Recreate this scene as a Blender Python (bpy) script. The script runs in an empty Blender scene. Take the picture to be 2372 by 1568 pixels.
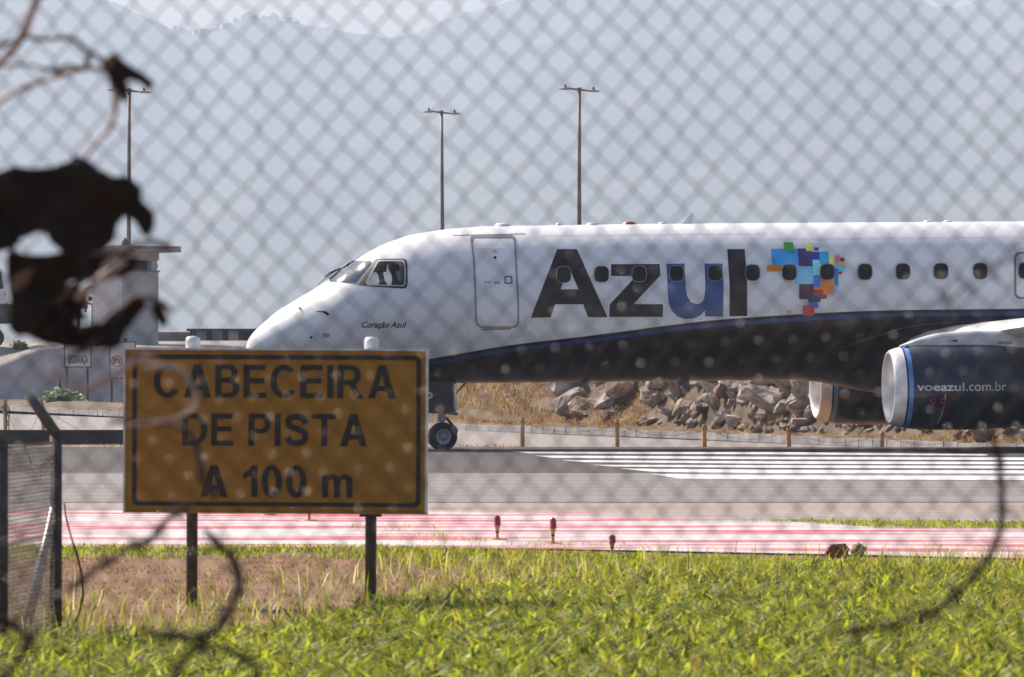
import bpy, bmesh, math, random
import numpy as np
from mathutils import Vector, Matrix, noise
from mathutils.geometry import tessellate_polygon

R = math.radians
random.seed(7); rng = np.random.default_rng(11)
S = bpy.context.scene
COL = S.collection

# ------------------------------------------------------------------ camera
F = 5688.9            # focal length in pixels of a 1024 px wide picture (200 mm on 36 mm)
HZ = 350.0            # picture row of the horizon
CH = 2.1              # camera height above the runway
cam_d = bpy.data.cameras.new('camera'); cam = bpy.data.objects.new('camera', cam_d); COL.objects.link(cam)
cam.location = (0, 0, CH); cam.rotation_euler = (R(90), 0, 0)
cam_d.lens = 200.0; cam_d.sensor_width = 36.0; cam_d.shift_y = (HZ-338.5)/1024
cam_d.clip_start = 0.5; cam_d.clip_end = 30000
cam_d.dof.use_dof = True; cam_d.dof.focus_distance = 119.5
cam_d.dof.aperture_fstop = 7.9; cam_d.dof.aperture_blades = 7; cam_d.dof.aperture_rotation = R(10)
S.camera = cam
# ------------------------------------------------------------------ light
SUN = Vector((-0.52, 0.53, 0.67)).normalized()
sun_d = bpy.data.lights.new('sun', 'SUN'); sun = bpy.data.objects.new('sun', sun_d); COL.objects.link(sun)
sun.location = (-60, 60, 80)
sun.rotation_euler = SUN.to_track_quat('Z', 'Y').to_euler()
sun_d.energy = 5.0; sun_d.angle = R(0.53); sun_d.color = (1.0, 0.91, 0.81)
world = bpy.data.worlds.new('World'); S.world = world; world.use_nodes = True
wn = world.node_tree; wn.nodes.clear()
sky = wn.nodes.new('ShaderNodeTexSky'); sky.sky_type = 'NISHITA'; sky.sun_disc = False
sky.sun_elevation = math.asin(SUN.z); sky.sun_rotation = math.atan2(SUN.x, SUN.y)
sky.air_density = 1.0; sky.dust_density = 4.0; sky.ozone_density = 1.0
bg = wn.nodes.new('ShaderNodeBackground'); bg.inputs[1].default_value = 0.11
wo = wn.nodes.new('ShaderNodeOutputWorld')
wn.links.new(sky.outputs[0], bg.inputs[0]); wn.links.new(bg.outputs[0], wo.inputs[0])
S.view_settings.view_transform = 'Standard'; S.view_settings.look = 'None'
S.view_settings.exposure = 0.55; S.view_settings.gamma = 1.0
S.render.engine = 'CYCLES'
S.cycles.use_denoising = True
S.cycles.max_bounces = 6; S.cycles.diffuse_bounces = 3; S.cycles.glossy_bounces = 3
S.cycles.transmission_bounces = 4; S.cycles.transparent_max_bounces = 8; S.cycles.volume_bounces = 0
S.cycles.caustics_reflective = False; S.cycles.caustics_refractive = False

# ------------------------------------------------------------------ helpers
K = 1/2.3164          # 2372 px wide view -> 1024 px
def P(x, y, D, d=False):
    if d: x, y = x*K, y*K
    return Vector(((x-512)/F*D, D, CH-(y-HZ)/F*D))
def Dg(row, z=0.0): return (CH-z)*F/(row-HZ)
def lin(c): return tuple(((v/255)/12.92 if v/255 <= .04045 else ((v/255+.055)/1.055)**2.4) for v in c)
def tag(o, label=None, cat=None, group=None, kind=None):
    if label: o['label'] = label
    if cat: o['category'] = cat
    if group: o['group'] = group
    if kind: o['kind'] = kind
    return o
def thing(name, label, cat, loc=(0,0,0), group=None, rz=0.0):
    o = bpy.data.objects.new(name, None); COL.objects.link(o); o.location = loc; o.rotation_euler = (0,0,rz)
    o.empty_display_size = .2
    return tag(o, label, cat, group)
def mk(name, me, m=None, parent=None):
    o = bpy.data.objects.new(name, me); COL.objects.link(o)
    if m is not None and not len(me.materials): me.materials.append(m)
    if parent is not None: o.parent = parent
    return o
def copy_tree(o, parent=None):
    c = o.copy(); COL.objects.link(c); c.parent = parent
    for ch in list(o.children): copy_tree(ch, c)
    return c

class MB:
    def __init__(s): s.v = []; s.f = []; s.smooth = False
    def add(s, vs, fs):
        n = len(s.v); s.v += [tuple(v) for v in vs]; s.f += [tuple(i+n for i in f) for f in fs]; return s
    def box(s, c, sz, M=None):
        x, y, z = sz[0]/2, sz[1]/2, sz[2]/2
        vs = [Vector((a*x, b*y, e*z)) for a in (-1,1) for b in (-1,1) for e in (-1,1)]
        if M is not None: vs = [M @ v for v in vs]
        vs = [v+Vector(c) for v in vs]
        return s.add(vs, [(0,1,3,2),(4,6,7,5),(0,4,5,1),(2,3,7,6),(0,2,6,4),(1,5,7,3)])
    def tube(s, pts, rad, n=8, cap=True):
        pts = [Vector(p) for p in pts]
        if not hasattr(rad, '__len__'): rad = [rad]*len(pts)
        rings = []; up = None
        for i, p in enumerate(pts):
            t = (pts[min(i+1, len(pts)-1)]-pts[max(i-1, 0)])
            if t.length < 1e-9: t = Vector((0,0,1))
            t.normalize()
            if up is None:
                up = Vector((0,1,0)) if abs(t.y) < .9 else Vector((1,0,0))
            a = t.cross(up)
            if a.length < 1e-6: a = t.orthogonal()
            a.normalize(); b = a.cross(t); b.normalize(); up = b
            rings.append([p+(a*math.cos(2*math.pi*k/n)+b*math.sin(2*math.pi*k/n))*rad[i] for k in range(n)])
        vs = [v for r in rings for v in r]; fs = []
        for i in range(len(pts)-1):
            for k in range(n):
                k2 = (k+1) % n
                fs.append((i*n+k, i*n+k2, (i+1)*n+k2, (i+1)*n+k))
        if cap: fs += [tuple(range(n-1, -1, -1)), tuple((len(pts)-1)*n+k for k in range(n))]
        return s.add(vs, fs)
    def rev(s, prof, n=48, o=(0,0,0), axis='X'):
        vs = []; fs = []
        for (a, r) in prof:
            for k in range(n):
                t = 2*math.pi*k/n
                c, d = r*math.cos(t), r*math.sin(t)
                vs.append(Vector((a, c, d)) if axis == 'X' else (Vector((c, a, d)) if axis == 'Y' else Vector((c, d, a))))
        for i in range(len(prof)-1):
            for k in range(n):
                k2 = (k+1) % n
                fs.append((i*n+k, (i+1)*n+k, (i+1)*n+k2, i*n+k2))
        return s.add([v+Vector(o) for v in vs], fs)
    def prism(s, poly, a, b, f):
        """poly 2D points, f(x, y, t) -> 3D, extruded from t=a to t=b"""
        n = len(poly)
        vs = [f(x, y, a) for x, y in poly]+[f(x, y, b) for x, y in poly]
        fs = [tuple(range(n)), tuple(range(2*n-1, n-1, -1))]
        fs += [(i, (i+1) % n, n+(i+1) % n, n+i) for i in range(n)]
        return s.add(vs, fs)
    def mesh(s, name, smooth=False, fix=True):
        me = bpy.data.meshes.new(name); me.from_pydata([tuple(v) for v in s.v], [], s.f); me.update()
        if fix:
            bm = bmesh.new(); bm.from_mesh(me); bmesh.ops.recalc_face_normals(bm, faces=bm.faces); bm.to_mesh(me); bm.free()
        if smooth:
            me.polygons.foreach_set('use_smooth', [True]*len(me.polygons))
        return me
    def build(s, name, m, parent=None, smooth=False, fix=True):
        return mk(name, s.mesh(name, smooth, fix), m, parent)
def bevel(o, w, seg=2):
    md = o.modifiers.new('bevel', 'BEVEL'); md.width = w; md.segments = seg; md.limit_method = 'ANGLE'; md.angle_limit = R(40)
    return o
def autosmooth(o, ang=35):
    me = o.data; bm = bmesh.new(); bm.from_mesh(me)
    for f in bm.faces: f.smooth = True
    for e in bm.edges:
        if len(e.link_faces) == 2 and e.calc_face_angle(0) > R(ang): e.smooth = False
    bm.to_mesh(me); bm.free(); return o

# ------------------------------------------------------------------ materials
def mat(name, col, rough=.6, metal=0.0, var=.12, scale=4.0, bump=0.0, bscale=None, coat=0.0, stretch=None, spec=.5, col2=None, detail=6):
    m = bpy.data.materials.new(name); m.use_nodes = True; nt = m.node_tree; b = nt.nodes['Principled BSDF']
    b.inputs['Roughness'].default_value = rough; b.inputs['Metallic'].default_value = metal
    b.inputs['Specular IOR Level'].default_value = spec
    if coat: b.inputs['Coat Weight'].default_value = coat; b.inputs['Coat Roughness'].default_value = .06
    tc = nt.nodes.new('ShaderNodeTexCoord'); mp = nt.nodes.new('ShaderNodeMapping')
    nt.links.new(tc.outputs['Object'], mp.inputs[0])
    if stretch: mp.inputs['Scale'].default_value = stretch
    nz = nt.nodes.new('ShaderNodeTexNoise'); nz.inputs['Scale'].default_value = scale; nz.inputs['Detail'].default_value = detail
    nz.inputs['Roughness'].default_value = .62
    nt.links.new(mp.outputs[0], nz.inputs['Vector'])
    rp = nt.nodes.new('ShaderNodeValToRGB')
    e = rp.color_ramp.elements; e[0].position = .3; e[1].position = .7
    c2 = col2 if col2 else tuple(min(1, c*(1+var)) for c in col); c1 = col if col2 else tuple(c*(1-var) for c in col)
    e[0].color = (*c1, 1); e[1].color = (*c2, 1)
    nt.links.new(nz.outputs['Fac'], rp.inputs[0]); nt.links.new(rp.outputs[0], b.inputs['Base Color'])
    if bump:
        n2 = nt.nodes.new('ShaderNodeTexNoise'); n2.inputs['Scale'].default_value = bscale or scale*4; n2.inputs['Detail'].default_value = 5
        nt.links.new(mp.outputs[0], n2.inputs['Vector'])
        bp = nt.nodes.new('ShaderNodeBump'); bp.inputs['Strength'].default_value = bump; bp.inputs['Distance'].default_value = .05
        nt.links.new(n2.outputs['Fac'], bp.inputs['Height']); nt.links.new(bp.outputs[0], b.inputs['Normal'])
    return m
def leafmat(name, cols, transl=.5, attr='tint', rough=.5, spec=.4):
    m = bpy.data.materials.new(name); m.use_nodes = True; nt = m.node_tree; b = nt.nodes['Principled BSDF']
    b.inputs['Roughness'].default_value = rough; b.inputs['Specular IOR Level'].default_value = spec
    at = nt.nodes.new('ShaderNodeAttribute'); at.attribute_name = attr
    rp = nt.nodes.new('ShaderNodeValToRGB'); rp.color_ramp.elements.remove(rp.color_ramp.elements[1])
    for i, (p, c) in enumerate(cols):
        e = rp.color_ramp.elements[0] if i == 0 else rp.color_ramp.elements.new(p)
        e.position = p; e.color = (*c, 1)
    nt.links.new(at.outputs['Fac'], rp.inputs[0]); nt.links.new(rp.outputs[0], b.inputs['Base Color'])
    tr = nt.nodes.new('ShaderNodeBsdfTranslucent'); nt.links.new(rp.outputs[0], tr.inputs[0])
    mx = nt.nodes.new('ShaderNodeMixShader'); mx.inputs[0].default_value = transl
    nt.links.new(b.outputs[0], mx.inputs[1]); nt.links.new(tr.outputs[0], mx.inputs[2])
    nt.links.new(mx.outputs[0], nt.nodes['Material Output'].inputs[0])
    return m

M = {}
M['soil'] = mat('soil', (.09,.045,.022), .95, scale=2.4, bump=1.0, bscale=9, col2=(.25,.125,.058))
M['asphalt_dark'] = mat('asphalt_dark', (.040,.032,.031), .9, var=.3, scale=.4, stretch=(.10,1.6,1), bump=.15, bscale=30)
M['asphalt'] = mat('asphalt', (.165,.142,.137), .85, var=.45, scale=.6, stretch=(.045,2.2,1), bump=.15, bscale=30)
M['concrete'] = mat('concrete', (.245,.205,.188), .85, var=.18, scale=.4, stretch=(.12,1.3,1), bump=.1, bscale=20)
M['road'] = mat('road', (.22,.187,.172), .85, var=.1, scale=.5, stretch=(.2,1,1), bump=.1, bscale=20)
M['white_paint'] = mat('white_paint', (.58,.57,.58), .6, var=.28, scale=2.2, stretch=(.2,2,1))
M['yellow_paint'] = mat('yellow_paint', (.55,.30,.10), .7, var=.15, scale=3)
M['seam'] = mat('seam', (.06,.05,.05), .9, var=.3, scale=2)
M['kerb'] = mat('kerb', (.33,.31,.31), .85, var=.3, scale=2.5, bump=.3)
M['white_wall'] = mat('white_wall', (.50,.49,.53), .85, var=.2, scale=.7, bump=.15, bscale=8)
M['tower_wall'] = mat('tower_wall', (.46,.445,.45), .8, var=.10, scale=1.2, bump=.1)
M['tower_roof'] = mat('tower_roof', (.28,.26,.26), .85, var=.12, scale=1.5)
M['dark_metal'] = mat('dark_metal', (.035,.028,.028), .5, var=.2, scale=6)
M['black_wall'] = mat('black_wall', (.035,.028,.028), .9, var=.25, scale=2)
M['pole'] = mat('pole', (.16,.12,.10), .55, .3, var=.25, scale=3)
M['lamp_head'] = mat('lamp_head', (.45,.43,.42), .4, .2, var=.1)
M['fence_post'] = mat('fence_post', (.06,.05,.05), .7, .1, var=.4, scale=9, bump=.3)
M['galv'] = mat('galv', (.34,.31,.33), .38, .85, var=.25, scale=14)
M['near_wire'] = mat('near_wire', (.012,.008,.008), .25, 0, var=.3, scale=20, spec=.2)
M['glint_metal'] = mat('glint_metal', (.75,.70,.62), .42, .95, var=.1)  # bright metal for the beads added as sun glints on the near fence
M['old_wire'] = mat('old_wire', (.10,.085,.08), .6, .3, var=.4, scale=12)
M['rust'] = mat('rust', (.035,.020,.016), .8, .2, var=.4, scale=20, bump=.3)
M['rust_chain'] = mat('rust_chain', (.22,.13,.08), .8, .2, var=.3, scale=20)
M['orange_post'] = mat('orange_post', (.52,.22,.045), .7, var=.25, scale=8)
M['pale_post'] = mat('pale_post', (.42,.27,.13), .8, var=.25, scale=8)
M['sign_amber'] = mat('sign_amber', (.40,.175,.003), .45, var=.05, scale=1.5)
M['sign_black'] = mat('sign_black', (.020,.012,.010), .5, var=.1)
M['sign_edge'] = mat('sign_edge', (.72,.76,.78), .4, .1, var=.1)
M['cap_white'] = mat('cap_white', (.78,.78,.80), .4, var=.05)
M['sign_post'] = mat('sign_post', (.075,.06,.055), .65, .1, var=.3, scale=10)
M['plate_white'] = mat('plate_white', (.72,.70,.70), .5, var=.05)
M['plate_black'] = mat('plate_black', (.04,.035,.035), .5, var=.1)
M['plate_red'] = mat('plate_red', (.45,.03,.06), .5, var=.1)
M['rock'] = mat('rock', (.12,.092,.078), .95, scale=2.4, bump=1.0, bscale=7, col2=(.50,.42,.36))
M['rock_brown'] = mat('rock_brown', (.12,.08,.06), .95, scale=2.2, bump=1.0, bscale=7, col2=(.42,.30,.22))
M['hill'] = mat('hill', (.03,.05,.03), .95, scale=.012, detail=10, col2=(.12,.12,.09))
M['sea'] = mat('sea', (.05,.08,.10), .12, var=.1, scale=.05, bump=.3, bscale=.4)
M['house'] = mat('house', (.75,.70,.66), .8, var=.1, scale=.1)
M['house_roof'] = mat('house_roof', (.40,.22,.16), .85, var=.15, scale=.2)
M['twig'] = mat('twig', (.07,.042,.030), .75, var=.4, scale=25, bump=.3)
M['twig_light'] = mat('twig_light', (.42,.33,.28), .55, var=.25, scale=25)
M['tyre'] = mat('tyre', (.03,.025,.025), .8, var=.15, scale=8)
M['hub'] = mat('hub', (.42,.42,.46), .4, .3, var=.1, scale=8)
M['strut'] = mat('strut', (.36,.36,.40), .35, .4, var=.1, scale=8)
M['red_lens'] = mat('red_lens', (.42,.018,.015), .15, var=.1, coat=.8)
M['yellow_stem'] = mat('yellow_stem', (.58,.34,.10), .6, var=.15, scale=8)

# ------------------------------------------------------------------ 2D shapes and lettering
def rrect(x0, y0, x1, y1, r, n=6):
    pts = []
    for cx, cy, a0 in ((x1-r, y1-r, 0), (x0+r, y1-r, 90), (x0+r, y0+r, 180), (x1-r, y0+r, 270)):
        for k in range(n+1):
            a = R(a0+90*k/n); pts.append((cx+r*math.cos(a), cy+r*math.sin(a)))
    return pts
def sellipse(cx, cy, a, b, e=3.0, n=36):
    out = []
    for k in range(n):
        t = 2*math.pi*k/n; c, s = math.cos(t), math.sin(t)
        out.append((cx+a*math.copysign(abs(c)**(2/e), c), cy+b*math.copysign(abs(s)**(2/e), s)))
    return out
def fill(loops):
    """loops of 2D points (first outer, rest holes) -> (verts2d, tris)"""
    vs = [Vector((x, y, 0)) for l in loops for x, y in l]
    tr = tessellate_polygon([[Vector((x, y, 0)) for x, y in l] for l in loops])
    return [(v.x, v.y) for v in vs], [tuple(t) for t in tr]
def text2d(body, bold=0.0, shear=0.0, spacing=1.0):
    cu = bpy.data.curves.new('lettering', 'FONT'); cu.body = body; cu.size = 1; cu.offset = bold; cu.shear = shear
    cu.space_character = spacing; cu.resolution_u = 4; cu.dimensions = '2D'; cu.fill_mode = 'FRONT'
    o = bpy.data.objects.new('lettering', cu); COL.objects.link(o)
    bpy.context.view_layer.update()
    dg = bpy.context.evaluated_depsgraph_get(); ev = o.evaluated_get(dg); me = ev.to_mesh()
    vs = [(v.co.x, v.co.y) for v in me.vertices]; fs = [tuple(p.vertices) for p in me.polygons]
    ev.to_mesh_clear(); bpy.data.objects.remove(o); bpy.data.curves.remove(cu)
    return vs, fs
def fit(vs, x0, y0, x1, y1):
    """fit 2D verts to the box; y0 is the baseline side, y1 the top side"""
    a = np.array(vs); mn, mx = a.min(0), a.max(0)
    return [(x0+(v[0]-mn[0])/(mx[0]-mn[0])*(x1-x0), y0+(v[1]-mn[1])/(mx[1]-mn[1])*(y1-y0)) for v in vs]
def grid_cut(vs, fs, step):
    bm = bmesh.new(); bv = [bm.verts.new((x, y, 0)) for x, y in vs]
    for f in fs:
        try: bm.faces.new([bv[i] for i in f])
        except ValueError: pass
    a = np.array(vs); mn, mx = a.min(0), a.max(0)
    for ax in (0, 1):
        c = math.floor(mn[ax]/step)*step
        while c < mx[ax]:
            if c > mn[ax]:
                no = (1,0,0) if ax == 0 else (0,1,0); co = (c,0,0) if ax == 0 else (0,c,0)
                bmesh.ops.bisect_plane(bm, geom=bm.verts[:]+bm.edges[:]+bm.faces[:], plane_co=co, plane_no=no)
            c += step
    bm.verts.ensure_lookup_table(); bm.verts.index_update()
    out = [(v.co.x, v.co.y) for v in bm.verts]; of = [tuple(v.index for v in f.verts) for f in bm.faces]
    bm.free(); return out, of

# plain bold grotesque capitals drawn as outlines (unit cap height)
def arc(cx, cy, rx, ry, a0, a1, n=10): return [(cx+rx*math.cos(R(a0+(a1-a0)*k/n)), cy+ry*math.sin(R(a0+(a1-a0)*k/n))) for k in range(n+1)]
def stroke(pts, hw):
    L, Rr = [], []
    for i, p in enumerate(pts):
        a, b_ = pts[max(0,i-1)], pts[min(len(pts)-1,i+1)]; dx, dy = b_[0]-a[0], b_[1]-a[1]; l = math.hypot(dx, dy)
        L.append((p[0]-dy/l*hw, p[1]+dx/l*hw)); Rr.append((p[0]+dy/l*hw, p[1]-dx/l*hw))
    return L+Rr[::-1]
def smooth(pts, n=4):
    out = []
    for i in range(len(pts)-1):
        p0, p1, p2, p3 = [np.array(pts[min(max(k,0),len(pts)-1)]) for k in (i-1,i,i+1,i+2)]
        for k in range(n):
            t = k/n; out.append(tuple(.5*((2*p1)+(p2-p0)*t+(2*p0-5*p1+4*p2-p3)*t*t+(3*p1-p0-3*p2+p3)*t**3)))
    return out+[tuple(pts[-1])]
GLY = {
 'A': (.84, [[(0,0),(.31,1),(.53,1),(.84,0),(.63,0),(.565,.22),(.275,.22),(.21,0)], [(.325,.38),(.515,.38),(.42,.72)]]),
 'B': (.74, [[(0,0),(0,1)]+arc(.42,.74,.27,.26,90,-62)+arc(.44,.28,.30,.28,66,-90), [(.19,.86)]+arc(.40,.735,.10,.125,90,-90)+[(.19,.61)], [(.19,.46)]+arc(.42,.305,.125,.155,90,-90)+[(.19,.15)]]),
 'C': (.80, [arc(.42,.5,.42,.515,40,325,24)+arc(.42,.5,.225,.345,318,46,24)]),
 'D': (.78, [[(0,0),(0,1)]+arc(.36,.5,.42,.5,90,-90,16), [(.19,.84)]+arc(.34,.5,.245,.34,90,-90,16)+[(.19,.16)]]),
 'E': (.70, [[(0,0),(0,1),(.68,1),(.68,.84),(.19,.84),(.19,.60),(.64,.60),(.64,.44),(.19,.44),(.19,.16),(.70,.16),(.70,0)]]),
 'I': (.19, [[(0,0),(0,1),(.19,1),(.19,0)]]),
 'P': (.70, [[(0,0),(0,1)]+arc(.42,.69,.28,.31,90,-90)+[(.19,.38),(.19,0)], [(.19,.85)]+arc(.40,.69,.11,.16,90,-90)+[(.19,.53)]]),
 'R': (.82, [[(0,0),(0,1)]+arc(.44,.70,.28,.30,90,-68)+[(.82,0),(.59,0),(.36,.40),(.19,.40),(.19,0)], [(.19,.85)]+arc(.42,.70,.11,.15,90,-90)+[(.19,.55)]]),
 'S': (.74, [stroke(smooth([(.65,.70),(.58,.84),(.37,.915),(.17,.86),(.105,.73),(.18,.61),(.38,.53),(.57,.45),(.645,.29),(.57,.14),(.37,.085),(.16,.14),(.08,.31)]), .095)]),
 'T': (.74, [[(0,1),(.74,1),(.74,.84),(.465,.84),(.465,0),(.275,0),(.275,.84),(0,.84)]]),
 '1': (.43, [[(.0,.76),(.16,.84),(.27,1),(.43,1),(.43,0),(.24,0),(.24,.68),(.0,.57)]]),
 '0': (.62, [arc(.31,.5,.31,.515,0,350,30), arc(.31,.5,.115,.35,0,350,30)]),
 'm': (.92, [[(0,0),(0,.72),(.17,.72),(.17,.63),(.24,.71),(.34,.74),(.44,.72),(.52,.64),(.60,.72),(.71,.74),(.84,.70),(.91,.60),(.92,.48),(.92,0),(.73,0),(.73,.46),(.71,.56),(.65,.59),(.59,.565),(.555,.49),(.55,0),(.36,0),(.36,.47),(.345,.555),(.285,.59),(.22,.56),(.185,.46),(.185,0)]]),
}
def layout(body, gap=.12, space=.34):
    x = 0; out = []
    for ch in body:
        if ch == ' ': x += space; continue
        w, loops = GLY[ch]; out.append((ch, x, w, loops)); x += w+gap
    return out

# ================================================================== THE SETTING
def sheet(name, pts, m, z=0.0, nx=1, kind='structure'):
    mb = MB(); mb.add([(x, y, z) for x, y in pts], [tuple(range(len(pts)))])
    return tag(mb.build(name, m), kind=kind)
LOW = -0.565
def terr_z(y):
    if y < 123.2: return -.02
    t = min(1, (y-123.2)/17); return -.02+(LOW-.0-(-.02))*(t*t*(3-2*t))
mb = MB(); ys = [-45, 0, 40, 80, 110, 123.2, 125, 127, 129, 131, 133, 135, 137, 139, 141, 150, 170, 200, 250, 320, 420, 560]
xs = [-420, -200, -80, -30, 0, 30, 80, 200, 420]
mb.add([(x, y, terr_z(y)) for y in ys for x in xs], [(j*9+i, j*9+i+1, (j+1)*9+i+1, (j+1)*9+i) for j in range(len(ys)-1) for i in range(8)])
tag(mb.build('ground', M['soil'], smooth=True), kind='structure')
sheet('sea', [(-4500,559), (4500,559), (4500,7960), (-4500,7960)], M['sea'], z=-1.6)

# painted pad: worn white paint with thin red strokes
m = bpy.data.materials.new('painted_pad'); m.use_nodes = True; nt = m.node_tree; b = nt.nodes['Principled BSDF']; b.inputs['Roughness'].default_value = .75
tc = nt.nodes.new('ShaderNodeTexCoord')
def nz(scale, sc, det=3):
    mp = nt.nodes.new('ShaderNodeMapping'); mp.inputs['Scale'].default_value = sc; nt.links.new(tc.outputs['Object'], mp.inputs[0])
    n = nt.nodes.new('ShaderNodeTexNoise'); n.inputs['Scale'].default_value = scale; n.inputs['Detail'].default_value = det; nt.links.new(mp.outputs[0], n.inputs['Vector']); return n.outputs['Fac']
def ramp(src, p0, p1, c0, c1):
    r = nt.nodes.new('ShaderNodeValToRGB'); r.color_ramp.elements[0].position = p0; r.color_ramp.elements[1].position = p1
    r.color_ramp.elements[0].color = (*c0, 1); r.color_ramp.elements[1].color = (*c1, 1); nt.links.new(src, r.inputs[0]); return r.outputs[0]
def mix(fac, a, bb):
    x = nt.nodes.new('ShaderNodeMix'); x.data_type = 'RGBA'; nt.links.new(fac, x.inputs[0]); nt.links.new(a, x.inputs[6]); nt.links.new(bb, x.inputs[7]); return x.outputs[2]
red_f = ramp(nz(1.0, (.20, 1.25, 1), 3), .49, .53, (0,0,0), (1,1,1))
base = ramp(nz(2.0, (.2, 1.5, 1)), .3, .7, (.42,.385,.38), (.52,.49,.50))
redc = ramp(nz(2.0, (.2, 1.5, 1)), .3, .7, (.40,.062,.090), (.47,.10,.125))
dirtc = ramp(nz(2.0, (.3, 2, 1)), .3, .7, (.13,.095,.08), (.36,.30,.27))
c = mix(red_f, base, redc)
sx = nt.nodes.new('ShaderNodeSeparateXYZ'); nt.links.new(tc.outputs['Object'], sx.inputs[0])
# wear grows towards the pad's far right corner
ad = nt.nodes.new('ShaderNodeMath'); ad.operation = 'MULTIPLY_ADD'; nt.links.new(sx.outputs['X'], ad.inputs[0]); ad.inputs[1].default_value = .55
ay = nt.nodes.new('ShaderNodeMath'); ay.operation = 'MULTIPLY'; nt.links.new(sx.outputs['Y'], ay.inputs[0]); ay.inputs[1].default_value = .42
nt.links.new(ay.outputs[0], ad.inputs[2])
nn = nz(1.4, (.25, 1.6, 1), 5)
a3 = nt.nodes.new('ShaderNodeMath'); a3.operation = 'MULTIPLY_ADD'; nt.links.new(nn, a3.inputs[0]); a3.inputs[1].default_value = 3.4; nt.links.new(ad.outputs[0], a3.inputs[2])
wr = nt.nodes.new('ShaderNodeMapRange'); wr.inputs[1].default_value = 32.2; wr.inputs[2].default_value = 33.0; nt.links.new(a3.outputs[0], wr.inputs[0])
c = mix(wr.outputs[0], c, dirtc)
nt.links.new(c, b.inputs['Base Color']); M['pad'] = m

D_pad0, D_pad1, D_con1, D_sh1, D_rw1 = 60.6, 74.3, 78.2, 99.0, 123.4
sheet('painted_pad', [(-40, D_pad0), (-2.9, D_pad0), (0.5, 60.1), (3.5, 58.4), (6.4, 56.6), (14, 55.5), (40, 55), (40, D_pad1-.3), (5, D_pad1), (-40, D_pad1+1.3)], M['pad'], 0.0)
sheet('concrete_strip', [(-60, D_pad1+1.3), (5, D_pad1), (60, D_pad1-.5), (60, D_con1), (-60, D_con1)], M['concrete'], 0.0)
sheet('runway_shoulder', [(-80, D_con1), (80, D_con1), (80, D_sh1-3.5), (6, D_sh1-2), (-80, D_sh1)], M['asphalt'], 0.0)
sheet('runway', [(-150, D_sh1+1.4), (-80, D_sh1), (6, D_sh1-2), (80, D_sh1-3.5), (150, D_sh1-5), (150, D_rw1), (-150, D_rw1)], M['asphalt_dark'], 0.0)
sheet('runway_joint', [(-60, D_con1-.02), (60, D_con1+.1), (60, D_con1+.75), (0, D_con1+.35), (-60, D_con1+.22)], M['seam'], .004)
sheet('runway_edge_line', [(-1.6, 75.35), (20, 74.8), (20, 75.25), (-1.6, 75.5)], M['yellow_paint'], .004)
# threshold stripes
stripes = [[(2040,1806), (3072,1809), (3950,1818), (3950,1823), (3072,1818), (2120,1814)],
           [(2135,1823), (3072,1828), (5600,1835), (5600,1846), (3072,1838), (2210,1832)],
           [(2245,1841), (3072,1846), (5600,1851), (5600,1861), (3072,1856), (2330,1849)],
           [(2365,1860), (3072,1862), (5600,1868), (5600,1880), (3072,1872), (2450,1867)],
           [(2480,1875), (3072,1880), (5600,1886), (5600,1899), (3072,1893), (2620,1889)],
           [(2605,1897), (3072,1902), (5600,1908), (5600,1927), (3072,1918), (2720,1916)]]
for st in stripes:
    pts = []
    for x, y in st:
        D = Dg(y/4); pts.append(((x/4-512)/F*D, D))
    sheet('threshold_stripe', pts, M['white_paint'], .005)

# ------------------------------------------------------------------ low ground beyond the runway
kl = [(-60,372), (10,411), (125,417), (290,423), (457,430.5), (560,434.2), (690,439), (800,444.2), (930,449.5), (1060,455), (1200,461)]
kerb_pts = []
for x, y in kl[1:]:
    D = Dg(y, LOW); kerb_pts.append(Vector(((x-512)/F*D, D, LOW)))
kerb_pts = [kerb_pts[0]+Vector((-9, 14, 0))]+kerb_pts
def along(pts, step):
    out = []; L = 0
    segs = [(a, b, (b-a).length) for a, b in zip(pts, pts[1:])]; tot = sum(s[2] for s in segs); t = 0
    while t < tot:
        u = t
        for a, b, l in segs:
            if u <= l: out.append((a.lerp(b, u/l), (b-a).normalized())); break
            u -= l
        t += step
    return out
road = [(-70, 151), (60, 151)]+[(60, kerb_pts[-1].y-4)]+[(p.x, p.y) for p in reversed(kerb_pts)]+[(-70, kerb_pts[0].y)]
sheet('perimeter_road', road, M['road'], LOW+.006)
kb = MB()
for a, b_ in zip(kerb_pts, kerb_pts[1:]):
    kb.add([a+Vector((0,-.12,.012)), b_+Vector((0,-.12,.012)), b_+Vector((0,.12,.012)), a+Vector((0,.12,.012))], [(0,1,2,3)])
kerb = tag(kb.build('kerb', M['seam']), kind='structure')
kmb = MB(); kmb.box((0,0,.10), (.93,.16,.24)); kme = kmb.mesh('kerb_stone')
kme.materials.append(M['kerb'])
for p, d in along(kerb_pts, .96):
    o = mk('kerb_stone', kme, None, kerb); o.location = p+Vector((0,0,random.uniform(-.015,.02)))
    o.rotation_euler = (random.uniform(-.03,.03), random.uniform(-.015,.015), math.atan2(d.y, d.x)+random.uniform(-.02,.02))

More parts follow.
